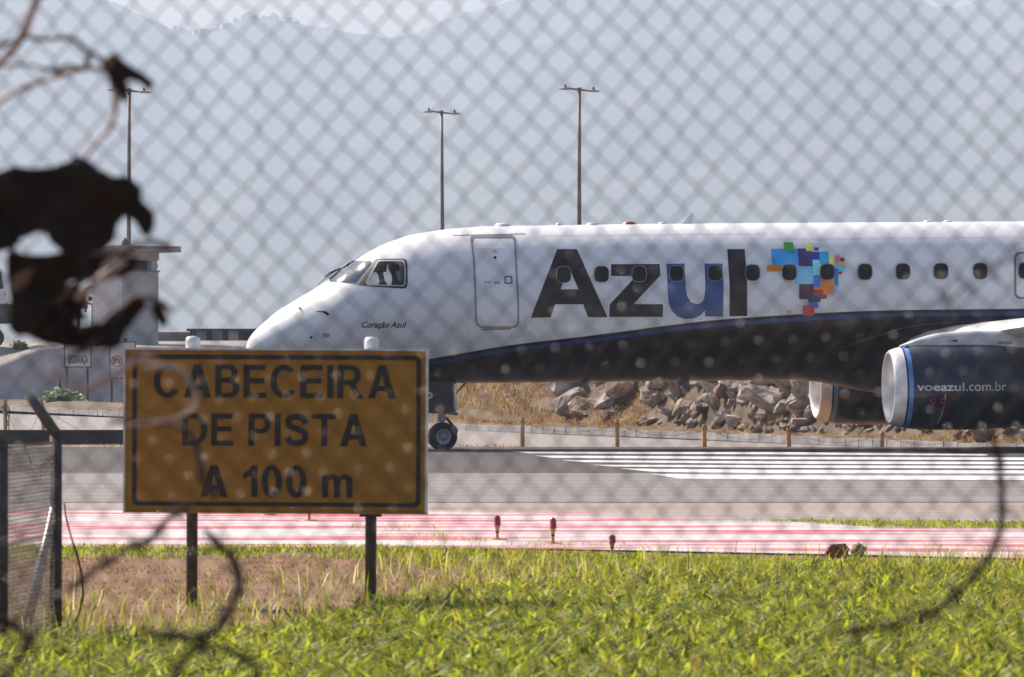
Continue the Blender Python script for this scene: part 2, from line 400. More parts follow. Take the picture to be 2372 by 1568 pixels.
# embankment behind the kerb
def kerb_off(x):
    for a, b in zip(kerb_pts, kerb_pts[1:]):
        if a.x <= x <= b.x: return a.y+(b.y-a.y)*(x-a.x)/(b.x-a.x)
    return kerb_pts[-1].y if x > 0 else kerb_pts[0].y
def bank_z(x, t):
    """t metres behind the kerb"""
    if t < 2.2: base = .12+.06*t
    else: base = .25+min(2.7, (t-2.2)*.40)
    f = max(0, min(1, (x+7.5)/4)); f = f*f*(3-2*f)
    if x > 11: f *= max(.32, 1-(x-11)/4.5)
    return LOW+.05+base*(.12+.88*f if t > 2.2 else 1)+.10*noise.noise(Vector((x*.8, t*.8, 1.3)))*f
mb = MB(); nx, ny = 150, 22
bx = np.linspace(-26, 24, nx); bt = np.linspace(.05, 13, ny)
mb.add([(x, kerb_off(x)+t, bank_z(x, t)) for t in bt for x in bx], [(j*nx+i, j*nx+i+1, (j+1)*nx+i+1, (j+1)*nx+i) for j in range(ny-1) for i in range(nx-1)])
M['bank'] = mat('bank', (.055,.038,.026), .95, scale=1.2, bump=.8, bscale=7, col2=(.17,.115,.065))
tag(mb.build('embankment', M['bank'], smooth=True), kind='structure')

# ------------------------------------------------------------------ grass (nobody could count it)
def grass(name, pos, hgt, wid, m, lean=.35, tint=(0,1), label=None, seg2=True):
    n = len(pos); pos = np.asarray(pos, float)
    a = rng.uniform(0, 2*np.pi, n); h = rng.uniform(hgt[0], hgt[1], n)*rng.uniform(.6, 1, n); w = rng.uniform(wid[0], wid[1], n)
    d = np.stack([np.cos(a), np.sin(a), np.zeros(n)], 1); s = np.stack([-np.sin(a), np.cos(a), np.zeros(n)], 1)
    ln = rng.uniform(0, lean, n)*h; ln2 = ln*rng.uniform(2.0, 3.6, n)
    up = np.array([0,0,1.])
    b0 = pos-s*w[:,None]/2; b1 = pos+s*w[:,None]/2
    mid = pos+d*ln[:,None]+up*(h*.58)[:,None]
    m0 = mid-s*(w*.42)[:,None]; m1 = mid+s*(w*.42)[:,None]
    tip = pos+d*ln2[:,None]+up*(h*rng.uniform(.72, 1.05, n))[:,None]
    V = np.stack([b0, b1, m1, m0, tip], 1).reshape(-1, 3)
    i0 = (np.arange(n)*5)[:,None]
    q = i0+np.array([0,1,2,3]); t = i0+np.array([3,2,4])
    loops = np.concatenate([q, t], 1).reshape(-1)
    starts = (np.arange(n)*7)[:,None]+np.array([0,4]); tot = np.tile([4,3], n)
    me = bpy.data.meshes.new(name)
    me.vertices.add(len(V)); me.vertices.foreach_set('co', V.ravel())
    me.loops.add(len(loops)); me.loops.foreach_set('vertex_index', loops.astype(np.int32))
    me.polygons.add(2*n); me.polygons.foreach_set('loop_start', starts.ravel().astype(np.int32)); me.polygons.foreach_set('loop_total', tot.astype(np.int32))
    at = me.attributes.new('tint', 'FLOAT', 'POINT'); tv = rng.uniform(tint[0], tint[1], n)
    at.data.foreach_set('value', np.repeat(tv, 5).astype(np.float32))
    me.update(calc_edges=True); me.materials.append(m)
    o = bpy.data.objects.new(name, me); COL.objects.link(o)
    return tag(o, label, 'grass', kind='stuff')
M['grass'] = leafmat('grass', [(0,(.05,.065,.008)), (.25,(.17,.225,.010)), (.6,(.37,.42,.016)), (.85,(.55,.52,.06)), (1,(.75,.66,.36))], .62)
M['dry_grass'] = leafmat('dry_grass', [(0,(.06,.038,.014)), (.45,(.31,.165,.045)), (.85,(.52,.30,.095)), (1,(.30,.27,.05))], .6)
def edge_row(px):   # picture row of the far edge of the tall grass
    return np.interp(px, [-20,60,150,260,340,380,430,520,650,800,1044], [634,634,632,626,612,600,588,576,566,560,560])
def sample(n, D0, D1, keep):
    out = []
    while len(out) < n:
        D = math.sqrt(random.uniform(D0*D0, D1*D1)); px = random.uniform(-220, 1330); x = (px-512)/F*D
        if random.random() < keep(px, D, x): out.append((x, D, -.02))
    return out
def nzv(x, y, s, o=0): return noise.noise(Vector((x*s, y*s, o)))
def k_tall(px, D, x):
    row = HZ+CH*F/D; e = edge_row(px); t = (row-e)/16
    return max(0, min(1, t))*(0.45+.55*(nzv(x, D, 1.1, 3) > -.15))
def k_near(px, D, x): return k_tall(px, D, x)*(1 if D < 42 else max(0, 1-(D-42)/9))*(.25+.75*(nzv(x, D, 2.0, 13) > -.1))
grass('tall_grass', sample(19000, 33.5, 51, k_near), (.09,.22), (.018,.048), M['grass'], 1.35, (.0,.88), 'tall broad-bladed sunlit grass growing along the airfield edge')
grass('meadow_grass', sample(41000, 33.5, 58, k_tall), (.06,.16), (.012,.030), M['grass'], 1.2, (.0,.86), 'shorter green grass filling in below the tall blades')
def k_thin(px, D, x):
    row = HZ+CH*F/D; e = edge_row(px); t = (e-row)
    return (1-max(0, min(1, t/46)))*.6*(nzv(x, D, .8, 9) > -.05) if row < e+14 else 0
grass('seed_stalk', sample(2100, 34, 52, lambda px, D, x: k_tall(px, D, x)), (.15,.34), (.003,.007), M['dry_grass'], .5, (.2,1), 'thin dry seed stalks standing among the tall green grass')
grass('weed_stalk', sample(2900, 40, 57, k_thin), (.12,.38), (.005,.012), M['grass'], .5, (.2,1), 'thin weed stalks scattered over the bare brown soil')
def k_strip(px, D, x):
    row = HZ+CH*F/D; far = 544.5+max(0, px-330)*.033; wdt = 13+max(0, px-380)*.10
    return (far-.5 < row < far+wdt)*(1 if row < far+6 else max(.0, .22+1.1*nzv(x, D, 1.2, 5)))
grass('mown_grass', sample(29000, 46, 61, k_strip), (.04,.085), (.007,.015), M['grass'], .5, (.05,.85), 'strip of short green grass beside the red and white painted pad')
def k_dirt(px, D, x):
    row = HZ+CH*F/D; return (row > 553)*max(0, .3+.7*nzv(x*.6, D, 1.3, 7))*(1 if px < 560 else .4)
grass('straw', sample(20000, 42, 58, k_dirt), (.02,.06), (.004,.012), M['dry_grass'], 1.2, (0,1), 'dry straw lying on the bare brown soil')
def k_right(px, D, x):
    row = HZ+CH*F/D; lo = 520.5+max(0, (px-800))*.008; return (px > 795-random.random()*60) and (lo < row < lo+min(6.5, max(1, (px-770)*.06)))
grass('grass_verge', sample(10000, 65, 72, k_right), (.03,.10), (.008,.016), M['grass'], .5, (.1,.8), 'narrow green grass verge between concrete strip and worn pad')
pts = []
for cx, cy in ((722,514.5), (1055,514.2)): pass
for px_, row_, n_, r_ in ((420,536,60,.35), (455,541,60,.3), (520,561.5,120,.5), (405,529,30,.25), (600,545,30,.3), (545,545,60,.3), (372,527,25,.25), (318,516,18,.2)):
    D = Dg(row_)
    for _ in range(n_): pts.append(((px_-512)/F*D+random.gauss(0,r_), D+random.gauss(0,.35), 0))
grass('crack_grass', pts, (.03,.09), (.005,.010), M['grass'], .6, (.2,1), 'small grass tufts growing in cracks of the red and white pad')
# dry grass on the bank
def bank_pts(n, x0, x1, t0, t1, thr, seed):
    out = []
    while len(out) < n:
        x = random.uniform(x0, x1); t = random.uniform(t0, t1)
        if noise.noise(Vector((x*.7, t*.9, seed))) > thr: out.append((x, kerb_off(x)+t, bank_z(x, t)-.02))
    return out
grass('bank_grass', bank_pts(15000, -6, 4.2, 1.6, 9.5, -.25, 2.2), (.10,.34), (.010,.03), M['dry_grass'], .8, (.15,1), 'dry yellow grass covering the bank beyond the nose wheel')
grass('rock_weeds', bank_pts(2200, 2.5, 13, 2.0, 8, .22, 8.2), (.10,.34), (.010,.025), M['dry_grass'], .8, (0,1), 'dry weeds growing between the boulders of the sea wall')
grass('bank_grass', bank_pts(3500, 9.5, 15.5, 1.0, 8, -.2, 4.2), (.10,.26), (.010,.025), M['dry_grass'], .8, (.2,1), 'dry grass on the low bank below the near engine')
grass('kerb_grass', bank_pts(15000, -24, 13, .1, 2.3, -.35, 6.1), (.03,.10), (.008,.02), M['dry_grass'], .6, (.45,1), 'low yellowish grass verge growing behind the kerb')
pts = [((random.uniform(-20,520)-512)/F*D, D, LOW) for D in (random.uniform(150,160) for _ in range(3500))]
grass('verge_grass', pts, (.04,.10), (.01,.02), M['dry_grass'], .6, (.3,1), 'pale grass strip between runway and low black barrier')
pts = [(random.uniform(-9,0), random.uniform(123.6,126), terr_z(125)) for _ in range(500)]
grass('edge_grass', pts, (.04,.10), (.01,.02), M['dry_grass'], .6, (0,.6), 'thin dry grass along the far runway edge')

# ------------------------------------------------------------------ hills, far shore
ridge = [(-700,60), (-420,-20), (-150,-60), (0,-28), (95,-6), (116,2), (150,18), (185,33), (205,34.5), (228,26), (250,16.5), (276,19), (320,26), (345,31), (367,34.5), (388,37), (410,35), (432,26), (453,17), (475,11), (505,2), (520,-3), (600,-28), (800,-46), (885,-20), (915,-2), (935,6), (955,7), (972,3), (990,-6), (1100,-40), (1350,-10), (1700,60)]
rp_ = np.array(ridge, float); DR, DS = 6600.0, 4300.0
def ridge_h(x):
    px = 512+x/DR*F; y = np.interp(px, rp_[:,0], rp_[:,1])
    return CH+(HZ-y)/F*DR
def hill_h(x, D):
    t = (D-DS)/(DR-DS); hr = ridge_h(x*DR/D)
    if t <= 0: return -2.5
    s = t if t < 1 else max(0, 1-(t-1)*1.6)
    s = s**1.15
    z = hr*s-2
    z += 16*min(1, t*2)*min(1, max(0, (1.02-t)*5)+.0)*noise.noise(Vector((x*.006, D*.004, 0)))
    return z
mb = MB(); nx, ny = 640, 40
hx = np.linspace(-1350, 1450, nx); hd = np.concatenate([np.linspace(DS-30, DR-40, 30), [DR], np.linspace(DR+80, DR+1300, 9)])
vs = []
for D in hd:
    for x in hx:
        z = hill_h(x, D)
        if D == DR: z += 5.0*abs(noise.noise(Vector((x*.045, 3, 0))))+3.5*abs(noise.noise(Vector((x*.14, 8, 0))))
        vs.append((x*1.0, D, z))
mb.add(vs, [(j*nx+i, j*nx+i+1, (j+1)*nx+i+1, (j+1)*nx+i) for j in range(len(hd)-1) for i in range(nx-1)])
tag(mb.build('hills', M['hill'], smooth=True, fix=False), kind='structure')
def far_house(px_, row, w, h, i):
    lo, hi = DS, DR
    for _ in range(40):
        mid = (lo+hi)/2; x = (px_-512)/F*mid
        if CH+(HZ-row)/F*mid > hill_h(x, mid): hi = mid
        else: lo = mid
    D = (lo+hi)/2; x = (px_-512)/F*D; z = hill_h(x, D)
    t = thing('hillside_house', 'small white house on the hazy far hillside', 'house', (x, D, z-1), 'white houses on the far hillside')
    MB().box((0,0,h/2), (w, w*.8, h)).build('wall', M['house'], t)
    hw = w/2+.4
    MB().prism([(-hw,h+.01), (hw,h+.01), (0,h+w*.25)], -w*.42, w*.42, lambda a, b_, e: (a, e, b_)).build('roof', M['house_roof'], t)
for i, (dx, dy) in enumerate([(490,651), (505,655), (574,655), (577,660), (625,640), (634,645), (566,648), (480,705), (505,735), (530,742), (545,748), (520,755), (565,758), (590,757), (470,748), (485,757), (455,740), (440,748), (430,752), (468,692), (478,632), (612,655), (640,668), (500,700), (548,728), (420,730), (405,757), (670,668), (690,640)]):
    far_house(dx*K, dy*K+1.5, random.uniform(4,8), random.uniform(4,9), i)

# ================================================================== AIRCRAFT (local frame: x aft from the nose, -y towards the viewer, z up)
PSI, PITCH = R(7.2), R(-.55)
NOSE = Vector(((243-512)/F*120.3, 120.3, -.02))
plane = thing('jet_airliner', 'white and dark blue passenger jet on the runway with large lettering and coloured square map', 'airplane', NOSE)
plane.rotation_euler = (0, PITCH, PSI)
PM = Matrix.Translation(NOSE) @ plane.rotation_euler.to_matrix().to_4x4(); PI_ = PM.inverted()
C_L = PI_ @ Vector((0,0,CH))
def ray_l(sx, sy):      # source-photo pixel -> local ray direction (per metre of depth)
    w = Vector(((sx/4-512)/F, 1, -(sy/4-HZ)/F)); return (PI_.to_3x3() @ w)
def on_y(sx, sy, yl):   # local point on the plane y = yl
    d = ray_l(sx, sy); t = (yl-C_L.y)/d.y; return C_L+d*t
def pchip(xs, ys):
    xs, ys = np.array(xs, float), np.array(ys, float); h = np.diff(xs); dl = np.diff(ys)/h; n = len(xs)
    d = np.zeros(n); d[0], d[-1] = dl[0], dl[-1]
    for i in range(1, n-1):
        d[i] = 0 if dl[i-1]*dl[i] <= 0 else (h[i-1]+h[i])/(h[i]/dl[i-1]+h[i-1]/dl[i])
    def f(x):
        x = np.clip(np.asarray(x, float), xs[0], xs[-1]); i = np.clip(np.searchsorted(xs, x)-1, 0, n-2)
        t = (x-xs[i])/h[i]; a = ys[i]; b_ = ys[i+1]
        return (2*t**3-3*t**2+1)*a+(t**3-2*t**2+t)*h[i]*d[i]+(-2*t**3+3*t**2)*b_+(t**3-t**2)*h[i]*d[i+1]
    return f
top_px = [(981.5,1398), (985,1373), (998,1347), (1024,1316), (1055,1288), (1106,1246), (1158,1213), (1210,1182), (1271,1146), (1320,1112), (1368,1077), (1416,1047), (1442,1027), (1493,996), (1555,968), (1622,945), (1700,929), (1777,918), (1880,909), (1984,904), (2124,902.5)]
tp = [on_y(x, y, 0) for x, y in top_px]
u_off = tp[0].x-.015
for p in tp: pass
TX = [0]+[max(.004*(i+1), p.x-u_off+.015) for i, p in enumerate(tp)]; ZN = tp[0].z-.10
TZ = [ZN]+[p.z for p in tp]
ztop_b = tp[-1].z+.02
TX += [9.0, 14, 28, 33, 36.5, 38.6]; TZ += [ztop_b, ztop_b, ztop_b, ztop_b-.05, ztop_b-.35, ztop_b-.75]
zb = on_y(2300, 1528, 0).z
fair0, fair1 = on_y(3215, 1521, 0), on_y(3520, 1572, 0)
BX = [0, .06, .25, .6, 1.2, 2.2, 3.2, 4.5, fair0.x-u_off-.2, fair1.x-u_off, fair1.x-u_off+1.5, 19.5, 21.5, 26, 30, 34, 38.6]
BZ = [ZN, ZN-.12, ZN-.26, ZN-.40, ZN-.52, zb+.035, zb+.005, zb, zb-.005, fair1.z, fair1.z-.06, fair1.z-.04, zb, zb+.02, zb+.45, zb+1.35, zb+2.35]
WX = [0, .02, .1, .3, .7, 1.3, 2.1, 3.0, 4.0, 5.0, 26, 30, 34, 37, 38.6]
WY = [0, .13, .29, .50, .76, 1.02, 1.25, 1.39, 1.475, 1.505, 1.505, 1.32, .85, .42, .15]
ftop, fbot, fw = pchip(TX, TZ), pchip(BX, BZ), pchip(WX, WY)
UT = np.concatenate([np.linspace(0, 6, 1500)**2/6, np.linspace(6.02, 38.6, 1600)])
T_top, T_bot, T_w = ftop(UT), fbot(UT), fw(UT)
NOSEOFF = u_off          # local x of the nose tip
def sec(u):
    u = np.asarray(u)-NOSEOFF
    a, b_, w = np.interp(u, UT, T_top), np.interp(u, UT, T_bot), np.interp(u, UT, T_w)
    zc = np.where(u < 8, b_+(a-b_)*.5, zb+(ztop_b-zb)*.5); return a, b_, w, zc, u
def wid(u, z):
    a, b_, w, zc, uu = sec(u); H = np.where(z > zc, a-zc, zc-b_); q = np.clip(1-((z-zc)/np.maximum(H, 1e-4))**2, -4, 1)
    return np.where((uu < 0) | (uu > 38.6) | (q < 0), -abs(q)*.5-.01, w*np.sqrt(np.maximum(q, 0)))
def hit(sx, sy, off=.004):
    d = ray_l(sx, sy); ts = np.arange(114.5, 128, .02)
    X = C_L.x+d.x*ts; Y = C_L.y+d.y*ts; Z = C_L.z+d.z*ts
    Fv = np.abs(Y)-wid(X, Z); k = np.argmax(Fv < 0) if (Fv < 0).any() else int(np.argmin(Fv))
    t = ts[k]
    if (Fv < 0).any() and k > 0:
        f0, f1 = Fv[k-1], Fv[k]; t = ts[k-1]+.02*f0/(f0-f1+1e-12)
    p = Vector((C_L.x+d.x*t, C_L.y+d.y*t, C_L.z+d.z*t))
    a, b_, w, zc, uu = [float(v) for v in sec(p.x)]; H = (a-zc) if p.z > zc else (zc-b_)
    n = Vector((0, p.y/max(w,.05)**2, (p.z-zc)/max(H,.05)**2))
    if n.length > 0: n.normalize()
    return p+n*off
def surf(u, z, side=-1, off=.004):
    a, b_, w, zc, uu = [float(v) for v in sec(u)]; H = ((a-zc) if z > zc else (zc-b_))+off
    q = max(0, 1-((z-zc)/H)**2); return Vector((u, side*(w+off)*math.sqrt(q), z))

# paints
def paint(name, col, rough=.28, coat=.5, var=.03): return mat(name, col, rough, var=var, scale=.7, coat=coat, spec=.4)
M['p_white'] = paint('p_white', (.80,.80,.82)); M['p_dark'] = paint('p_dark', (.022,.008,.0065), .3, .25); M['p_blue'] = paint('p_blue', (.02,.075,.26))
M['p_navy'] = paint('p_navy', (.009,.013,.028), .3, .35); M['p_sky'] = paint('p_sky', (.10,.26,.62)); M['p_black'] = paint('p_black', (.015,.007,.006), .45, .05)
M['p_grey'] = paint('p_grey', (.22,.21,.22), .5, 0, .1); M['p_pylon'] = paint('p_pylon', (.62,.60,.60), .4, .2)
M['lip'] = mat('lip', (.80,.79,.79), .32, .15, var=.05, scale=2)
M['inlet'] = mat('inlet', (.42,.36,.34), .5, var=.1, scale=3)
M['seamline'] = paint('seamline', (.42,.42,.45), .6, 0); M['door_ring'] = paint('door_ring', (.30,.29,.31), .4, .1, .25)
def glass(name, col, rough=.03):
    m = mat(name, col, rough, var=.02, spec=.6); return m
M['win'] = mat('cabin_glass', (.014,.010,.010), .3, var=.02, spec=.25); M['win_rim'] = paint('win_rim', (.33,.31,.33), .5, .0)
M['shield'] = mat('shield', (.035,.065,.11), .12, 0, var=.15, spec=.18)
m = bpy.data.materials.new('clear_glass'); m.use_nodes = True; nt = m.node_tree; nt.nodes.remove(nt.nodes['Principled BSDF'])
tr = nt.nodes.new('ShaderNodeBsdfTransparent'); tr.inputs[0].default_value = (.72,.76,.78,1); gl = nt.nodes.new('ShaderNodeBsdfGlossy'); gl.inputs['Roughness'].default_value = .02
fr = nt.nodes.new('ShaderNodeFresnel'); fr.inputs[0].default_value = 1.45; mx = nt.nodes.new('ShaderNodeMixShader')
nt.links.new(fr.outputs[0], mx.inputs[0]); nt.links.new(tr.outputs[0], mx.inputs[1]); nt.links.new(gl.outputs[0], mx.inputs[2]); nt.links.new(mx.outputs[0], nt.nodes['Material Output'].inputs[0])
M['clear'] = m

# fuselage livery: white above, dark below a rising curve with a blue pinstripe
line_px = [(1712,1437), (1800,1422), (1900,1404), (2000,1387), (2124,1370), (2300,1350), (2500,1325), (2700,1298), (2900,1277), (3100,1263), (3300,1251), (3500,1243), (3700,1239), (3900,1237), (4090,1235)]
lp = [hit(x, y, 0) for x, y in line_px]
m = bpy.data.materials.new('fuselage_paint'); m.use_nodes = True; nt = m.node_tree; b = nt.nodes['Principled BSDF']
b.inputs['Roughness'].default_value = .32; b.inputs['Coat Weight'].default_value = .15; b.inputs['Coat Roughness'].default_value = .1; b.inputs['Specular IOR Level'].default_value = .28
tc = nt.nodes.new('ShaderNodeTexCoord'); sx = nt.nodes.new('ShaderNodeSeparateXYZ'); nt.links.new(tc.outputs['Object'], sx.inputs[0])
dv = nt.nodes.new('ShaderNodeMath'); dv.operation = 'DIVIDE'; nt.links.new(sx.outputs['X'], dv.inputs[0]); dv.inputs[1].default_value = 40
fc = nt.nodes.new('ShaderNodeFloatCurve'); nt.links.new(dv.outputs[0], fc.inputs['Value'])
cpts = [(0, .15)]+[((lp[0].x-2.5)/40, (lp[0].z-.50)/5)]+[(p.x/40, p.z/5) for p in lp]+[(20/40, lp[-1].z/5), (27/40, (lp[-1].z+.05)/5), (34/40, .95), (1, .99)]
cm = fc.mapping.curves[0]
while len(cm.points) > 2: cm.points.remove(cm.points[1])
cm.points[0].location = cpts[0]; cm.points[1].location = cpts[-1]
for p in cpts[1:-1]: cm.points.new(*p)
fc.mapping.update()
ml = nt.nodes.new('ShaderNodeMath'); ml.operation = 'MULTIPLY'; nt.links.new(fc.outputs[0], ml.inputs[0]); ml.inputs[1].default_value = 5
sb = nt.nodes.new('ShaderNodeMath'); sb.operation = 'SUBTRACT'; nt.links.new(sx.outputs['Z'], sb.inputs[0]); nt.links.new(ml.outputs[0], sb.inputs[1])
mr = nt.nodes.new('ShaderNodeMapRange'); mr.inputs[1].default_value = -.25; mr.inputs[2].default_value = .25; nt.links.new(sb.outputs[0], mr.inputs[0])
rp = nt.nodes.new('ShaderNodeValToRGB'); rp.color_ramp.interpolation = 'CONSTANT'; el = rp.color_ramp.elements
el[0].position = 0; el[0].color = (.022,.008,.0065,1); el[1].position = .5; el[1].color = (.80,.80,.82,1)
for pos, col in ((.5-.145/.5, (.018,.055,.20)), (.5-.065/.5, (.022,.008,.0065))):
    e = el.new(pos); e.color = (*col, 1)
nt.links.new(mr.outputs[0], rp.inputs[0]); 
nzt = nt.nodes.new('ShaderNodeTexNoise'); nzt.inputs['Scale'].default_value = .9; nzt.inputs['Detail'].default_value = 6; nt.links.new(tc.outputs['Object'], nzt.inputs['Vector'])
mr2 = nt.nodes.new('ShaderNodeMapRange'); mr2.inputs[1].default_value = .3; mr2.inputs[2].default_value = .7; mr2.inputs[3].default_value = .93; mr2.inputs[4].default_value = 1.0; nt.links.new(nzt.outputs['Fac'], mr2.inputs[0])
mxx = nt.nodes.new('ShaderNodeMix'); mxx.data_type = 'RGBA'; mxx.blend_type = 'MULTIPLY'; mxx.inputs[0].default_value = 1
nt.links.new(rp.outputs[0], mxx.inputs[6]); nt.links.new(mr2.outputs[0], mxx.inputs[7]); nt.links.new(mxx.outputs[2], b.inputs['Base Color'])
M['fuselage'] = m

# fuselage skin
us = np.concatenate([np.array([.0005,.004,.012,.03,.06,.10,.15,.21,.28,.36,.45]), np.arange(.56, 5.5, .12), np.arange(5.5, 38.5, .45), [38.6]])
NT = 72; mb = MB(); vs = []
for u in us:
    a, b_, w = float(np.interp(u, UT, T_top)), float(np.interp(u, UT, T_bot)), float(np.interp(u, UT, T_w))
    zc = b_+(a-b_)*.5 if u < 8 else zb+(ztop_b-zb)*.5
    for k in range(NT):
        t = 2*math.pi*k/NT; c, s = math.cos(t), math.sin(t)
        vs.append((u+NOSEOFF, w*c, zc+(a-zc if s > 0 else zc-b_)*s))
n = len(us)
fs = [(i*NT+k, (i+1)*NT+k, (i+1)*NT+(k+1) % NT, i*NT+(k+1) % NT) for i in range(n-1) for k in range(NT)]
fs += [tuple(range(NT)), tuple((n-1)*NT+k for k in range(NT-1, -1, -1))]
mb.add(vs, fs)
fus_me = mb.mesh('fuselage', smooth=True)
# cut the cockpit side windows right through
def z5(pts): return [(900+x/1.938, 800+y/1.938) for x, y in pts]
glass_px = z5([(1098,640), (1188,484), (1200,478), (1372,478), (1384,490), (1392,560), (1390,648), (1376,662), (1112,656)])
gl3 = [hit(x, y, 0) for x, y in glass_px]
gl2 = [(p.x, p.z) for p in gl3]
cut = MB(); cut.prism(gl2, -2, 2, lambda x, z, t: (x, t, z)); cut_o = cut.build('cutter', M['p_black'])
fus_o = mk('fuselage', fus_me, M['fuselage'], None); fus_me.materials.append(M['p_black'])
bo = fus_o.modifiers.new('b', 'BOOLEAN'); bo.object = cut_o; bo.operation = 'DIFFERENCE'; bo.solver = 'EXACT'; bo.material_mode = 'TRANSFER'
bpy.context.view_layer.update()
dg = bpy.context.evaluated_depsgraph_get(); nm = bpy.data.meshes.new_from_object(fus_o.evaluated_get(dg))
if len(nm.vertices) > 500:
    fus_o.modifiers.clear(); fus_o.data = nm
bpy.data.objects.remove(cut_o)
autosmooth(fus_o, 40)
fus_o.parent = plane

# decals that lie on the skin: outlines given in photo pixels
def decal(name, loops, m, parent, off=.004, step=14, tri=None):
    vs, fs = fill(loops) if tri is None else tri
    vs, fs = grid_cut(vs, fs, step)
    mb = MB(); mb.add([hit(x, y, off) for x, y in vs], fs)
    return mb.build(name, m, parent)
def z6(pts): return [(2000+x/2.3164, 850+y/2.3164) for x, y in pts]
# the four big letters
A_o = z6([(530,340), (705,340), (720,355), (995,970), (815,970), (770,850), (512,850), (468,972), (285,975)])
A_i = z6([(636,500), (562,712), (727,712)])
decal('letter_a', [A_o, A_i], M['p_black'], plane, .005)
decal('letter_z', [z6([(1028,480), (1478,478), (1487,582), (1238,848), (1510,850), (1508,967), (1013,968), (1015,852), (1262,588), (1030,588)])], M['p_black'], plane, .005)
decal('letter_u', [z6([(1543,478), (1708,474), (1716,600), (1722,710), (1735,775), (1768,828), (1815,848), (1858,843), (1888,808), (1900,740), (1902,640), (1895,474), (2062,474), (2071,700), (2068,962), (1900,962), (1897,908), (1855,955), (1790,981), (1715,985), (1640,960), (1588,905), (1562,830), (1552,720), (1549,600)])], M['p_blue'], plane, .005)
decal('letter_l', [z6([(2105,340), (2267,340), (2278,480), (2290,650), (2290,960), (2125,960), (2128,700), (2115,480)])], M['p_black'], plane, .005)
# coloured squares in the shape of a map
def z4(x, y): return (3000+x/3.92, 900+y/3.92)
SQ = [((38,125,185),325,375,770,640,40), ((165,100,20),262,630,530,730,5), ((60,42,95),745,370,980,650,34), ((42,40,120),950,425,1090,548,10), ((25,130,170),1085,420,1240,618,18),
      ((105,155,195),705,650,995,928,5), ((110,180,185),978,548,1098,790,18), ((200,190,110),1235,458,1325,640,10), ((200,190,100),1130,622,1300,660,2), ((200,112,122),1322,482,1410,605,8),
      ((80,35,75),1412,520,1478,575,5), ((200,160,50),1370,575,1490,630,4), ((125,145,210),1295,630,1495,675,3), ((65,165,170),1378,677,1482,728,3), ((140,20,50),1363,733,1445,775,2),
      ((0,100,150),1318,685,1385,962,6), ((70,95,175),990,795,1105,972,6), ((195,110,30),1100,865,1312,1090,6), ((195,110,30),998,975,1110,1018,2), ((68,36,42),770,930,998,1162,3),
      ((140,30,45),998,1015,1148,1110,2), ((140,30,45),1105,1090,1203,1157,2), ((120,145,205),1205,1090,1312,1122,1), ((120,145,205),1312,945,1358,1060,2), ((40,60,65),912,1110,1103,1208,-3),
      ((75,85,165),920,1210,1065,1298,-3), ((150,40,40),825,1257,1003,1420,-4), ((40,132,62),527,285,683,422,16), ((178,178,88),870,292,983,422,12), ((42,36,120),1000,365,1075,408,3)]
for i, (c, x0, y0, x1, y1, sk) in enumerate(SQ):
    key = 'sq%d%d%d' % c
    if key not in M: M[key] = paint(key, tuple(min(.9, v/.52) for v in lin(c)), .35, .3)
    decal('colour_square', [[z4(x0,y0), z4(x1-sk*.6,y0), z4(x1+sk*.2,y1), z4(x0+sk*.6,y1)]], M[key], plane, .005+.0009*i)
# small script under the cockpit and markings
vs, fs = text2d('Coração Azul', .022, .28)
decal('name_lettering', None, M['p_black'], plane, .004, 10, (fit(vs, 1447, 1317, 1626, 1286), fs))
vs, fs = text2d('EXIT', .01); decal('door_lettering', None, M['plate_red'], plane, .005, 30, (fit(vs, 1970, 1004, 1990, 998), fs))
vs, fs = text2d('SAIDA', .02); decal('door_lettering', None, M['plate_red'], plane, .005, 30, (fit(vs, 1966, 1012, 1993, 1005.5), fs))
# passenger door
def ringd(name, o_, i_, m, parent, off=.008): return decal(name, [o_, i_], m, parent, off, 16)
door_o = z5([(1930,276), (2222,276), (2246,290), (2256,330), (2268,560), (2281,800), (2281,950), (2262,984), (2235,992), (1985,992), (1952,972), (1940,940), (1934,700), (1920,450), (1905,330), (1908,296)])
door_i = z5([(1938,292), (2214,292), (2232,302), (2240,332), (2252,560), (2265,800), (2265,945), (2250,970), (2230,977), (1990,977), (1964,960), (1955,935), (1949,700), (1936,450), (1922,332), (1924,304)])
door = decal('passenger_door', [door_i], M['p_white'], plane, .004, 16)
ringd('door_seal', door_o, door_i, M['door_ring'], door, .007)
decal('door_top_seal', [z5([(1900,322), (1902,292), (1925,274), (2225,274), (2250,292), (2256,318), (2236,318), (2228,296), (1930,296), (1920,322)])], M['p_grey'], door, .011)
ringd('door_handle', rrect(*z5([(2166,590)])[0], *z5([(2227,650)])[0], 6), rrect(*z5([(2174,598)])[0], *z5([(2219,642)])[0], 5), M['p_black'], door, .009)
decal('door_peephole', [sellipse(*z5([(2093,447)])[0], 6, 6, 2, 16)], M['p_black'], door, .009)
decal('door_plate', [z5([(2008,626), (2065,634), (2065,642), (2008,646)])], M['seamline'], door, .006)
decal('door_plate', [z5([(2085,630), (2135,630), (2135,652), (2085,652)])], M['seamline'], door, .006)
decal('door_sill', [z5([(1990,996), (2218,990), (2218,1004), (1990,1010)])], M['pale_post'], door, .006)
a_, b2_ = z5([(1882,890)])[0], z5([(2328,1058)])[0]
decal('door_scuff_plate', [[(a_[0],a_[1]), (a_[0]+1.2,a_[1]), (a_[0]+1.2,b2_[1]-1.2), (b2_[0]-5,b2_[1]-3), (b2_[0],a_[1]), (b2_[0]+1.2,a_[1]), (b2_[0]-3.5,b2_[1]-1.5), (a_[0],b2_[1])]], M['seamline'], plane, .004)
decal('seam', [[(1810,940.5), (2100,934), (2100,936.5), (1810,943)]], M['p_grey'], plane, .004, 40)
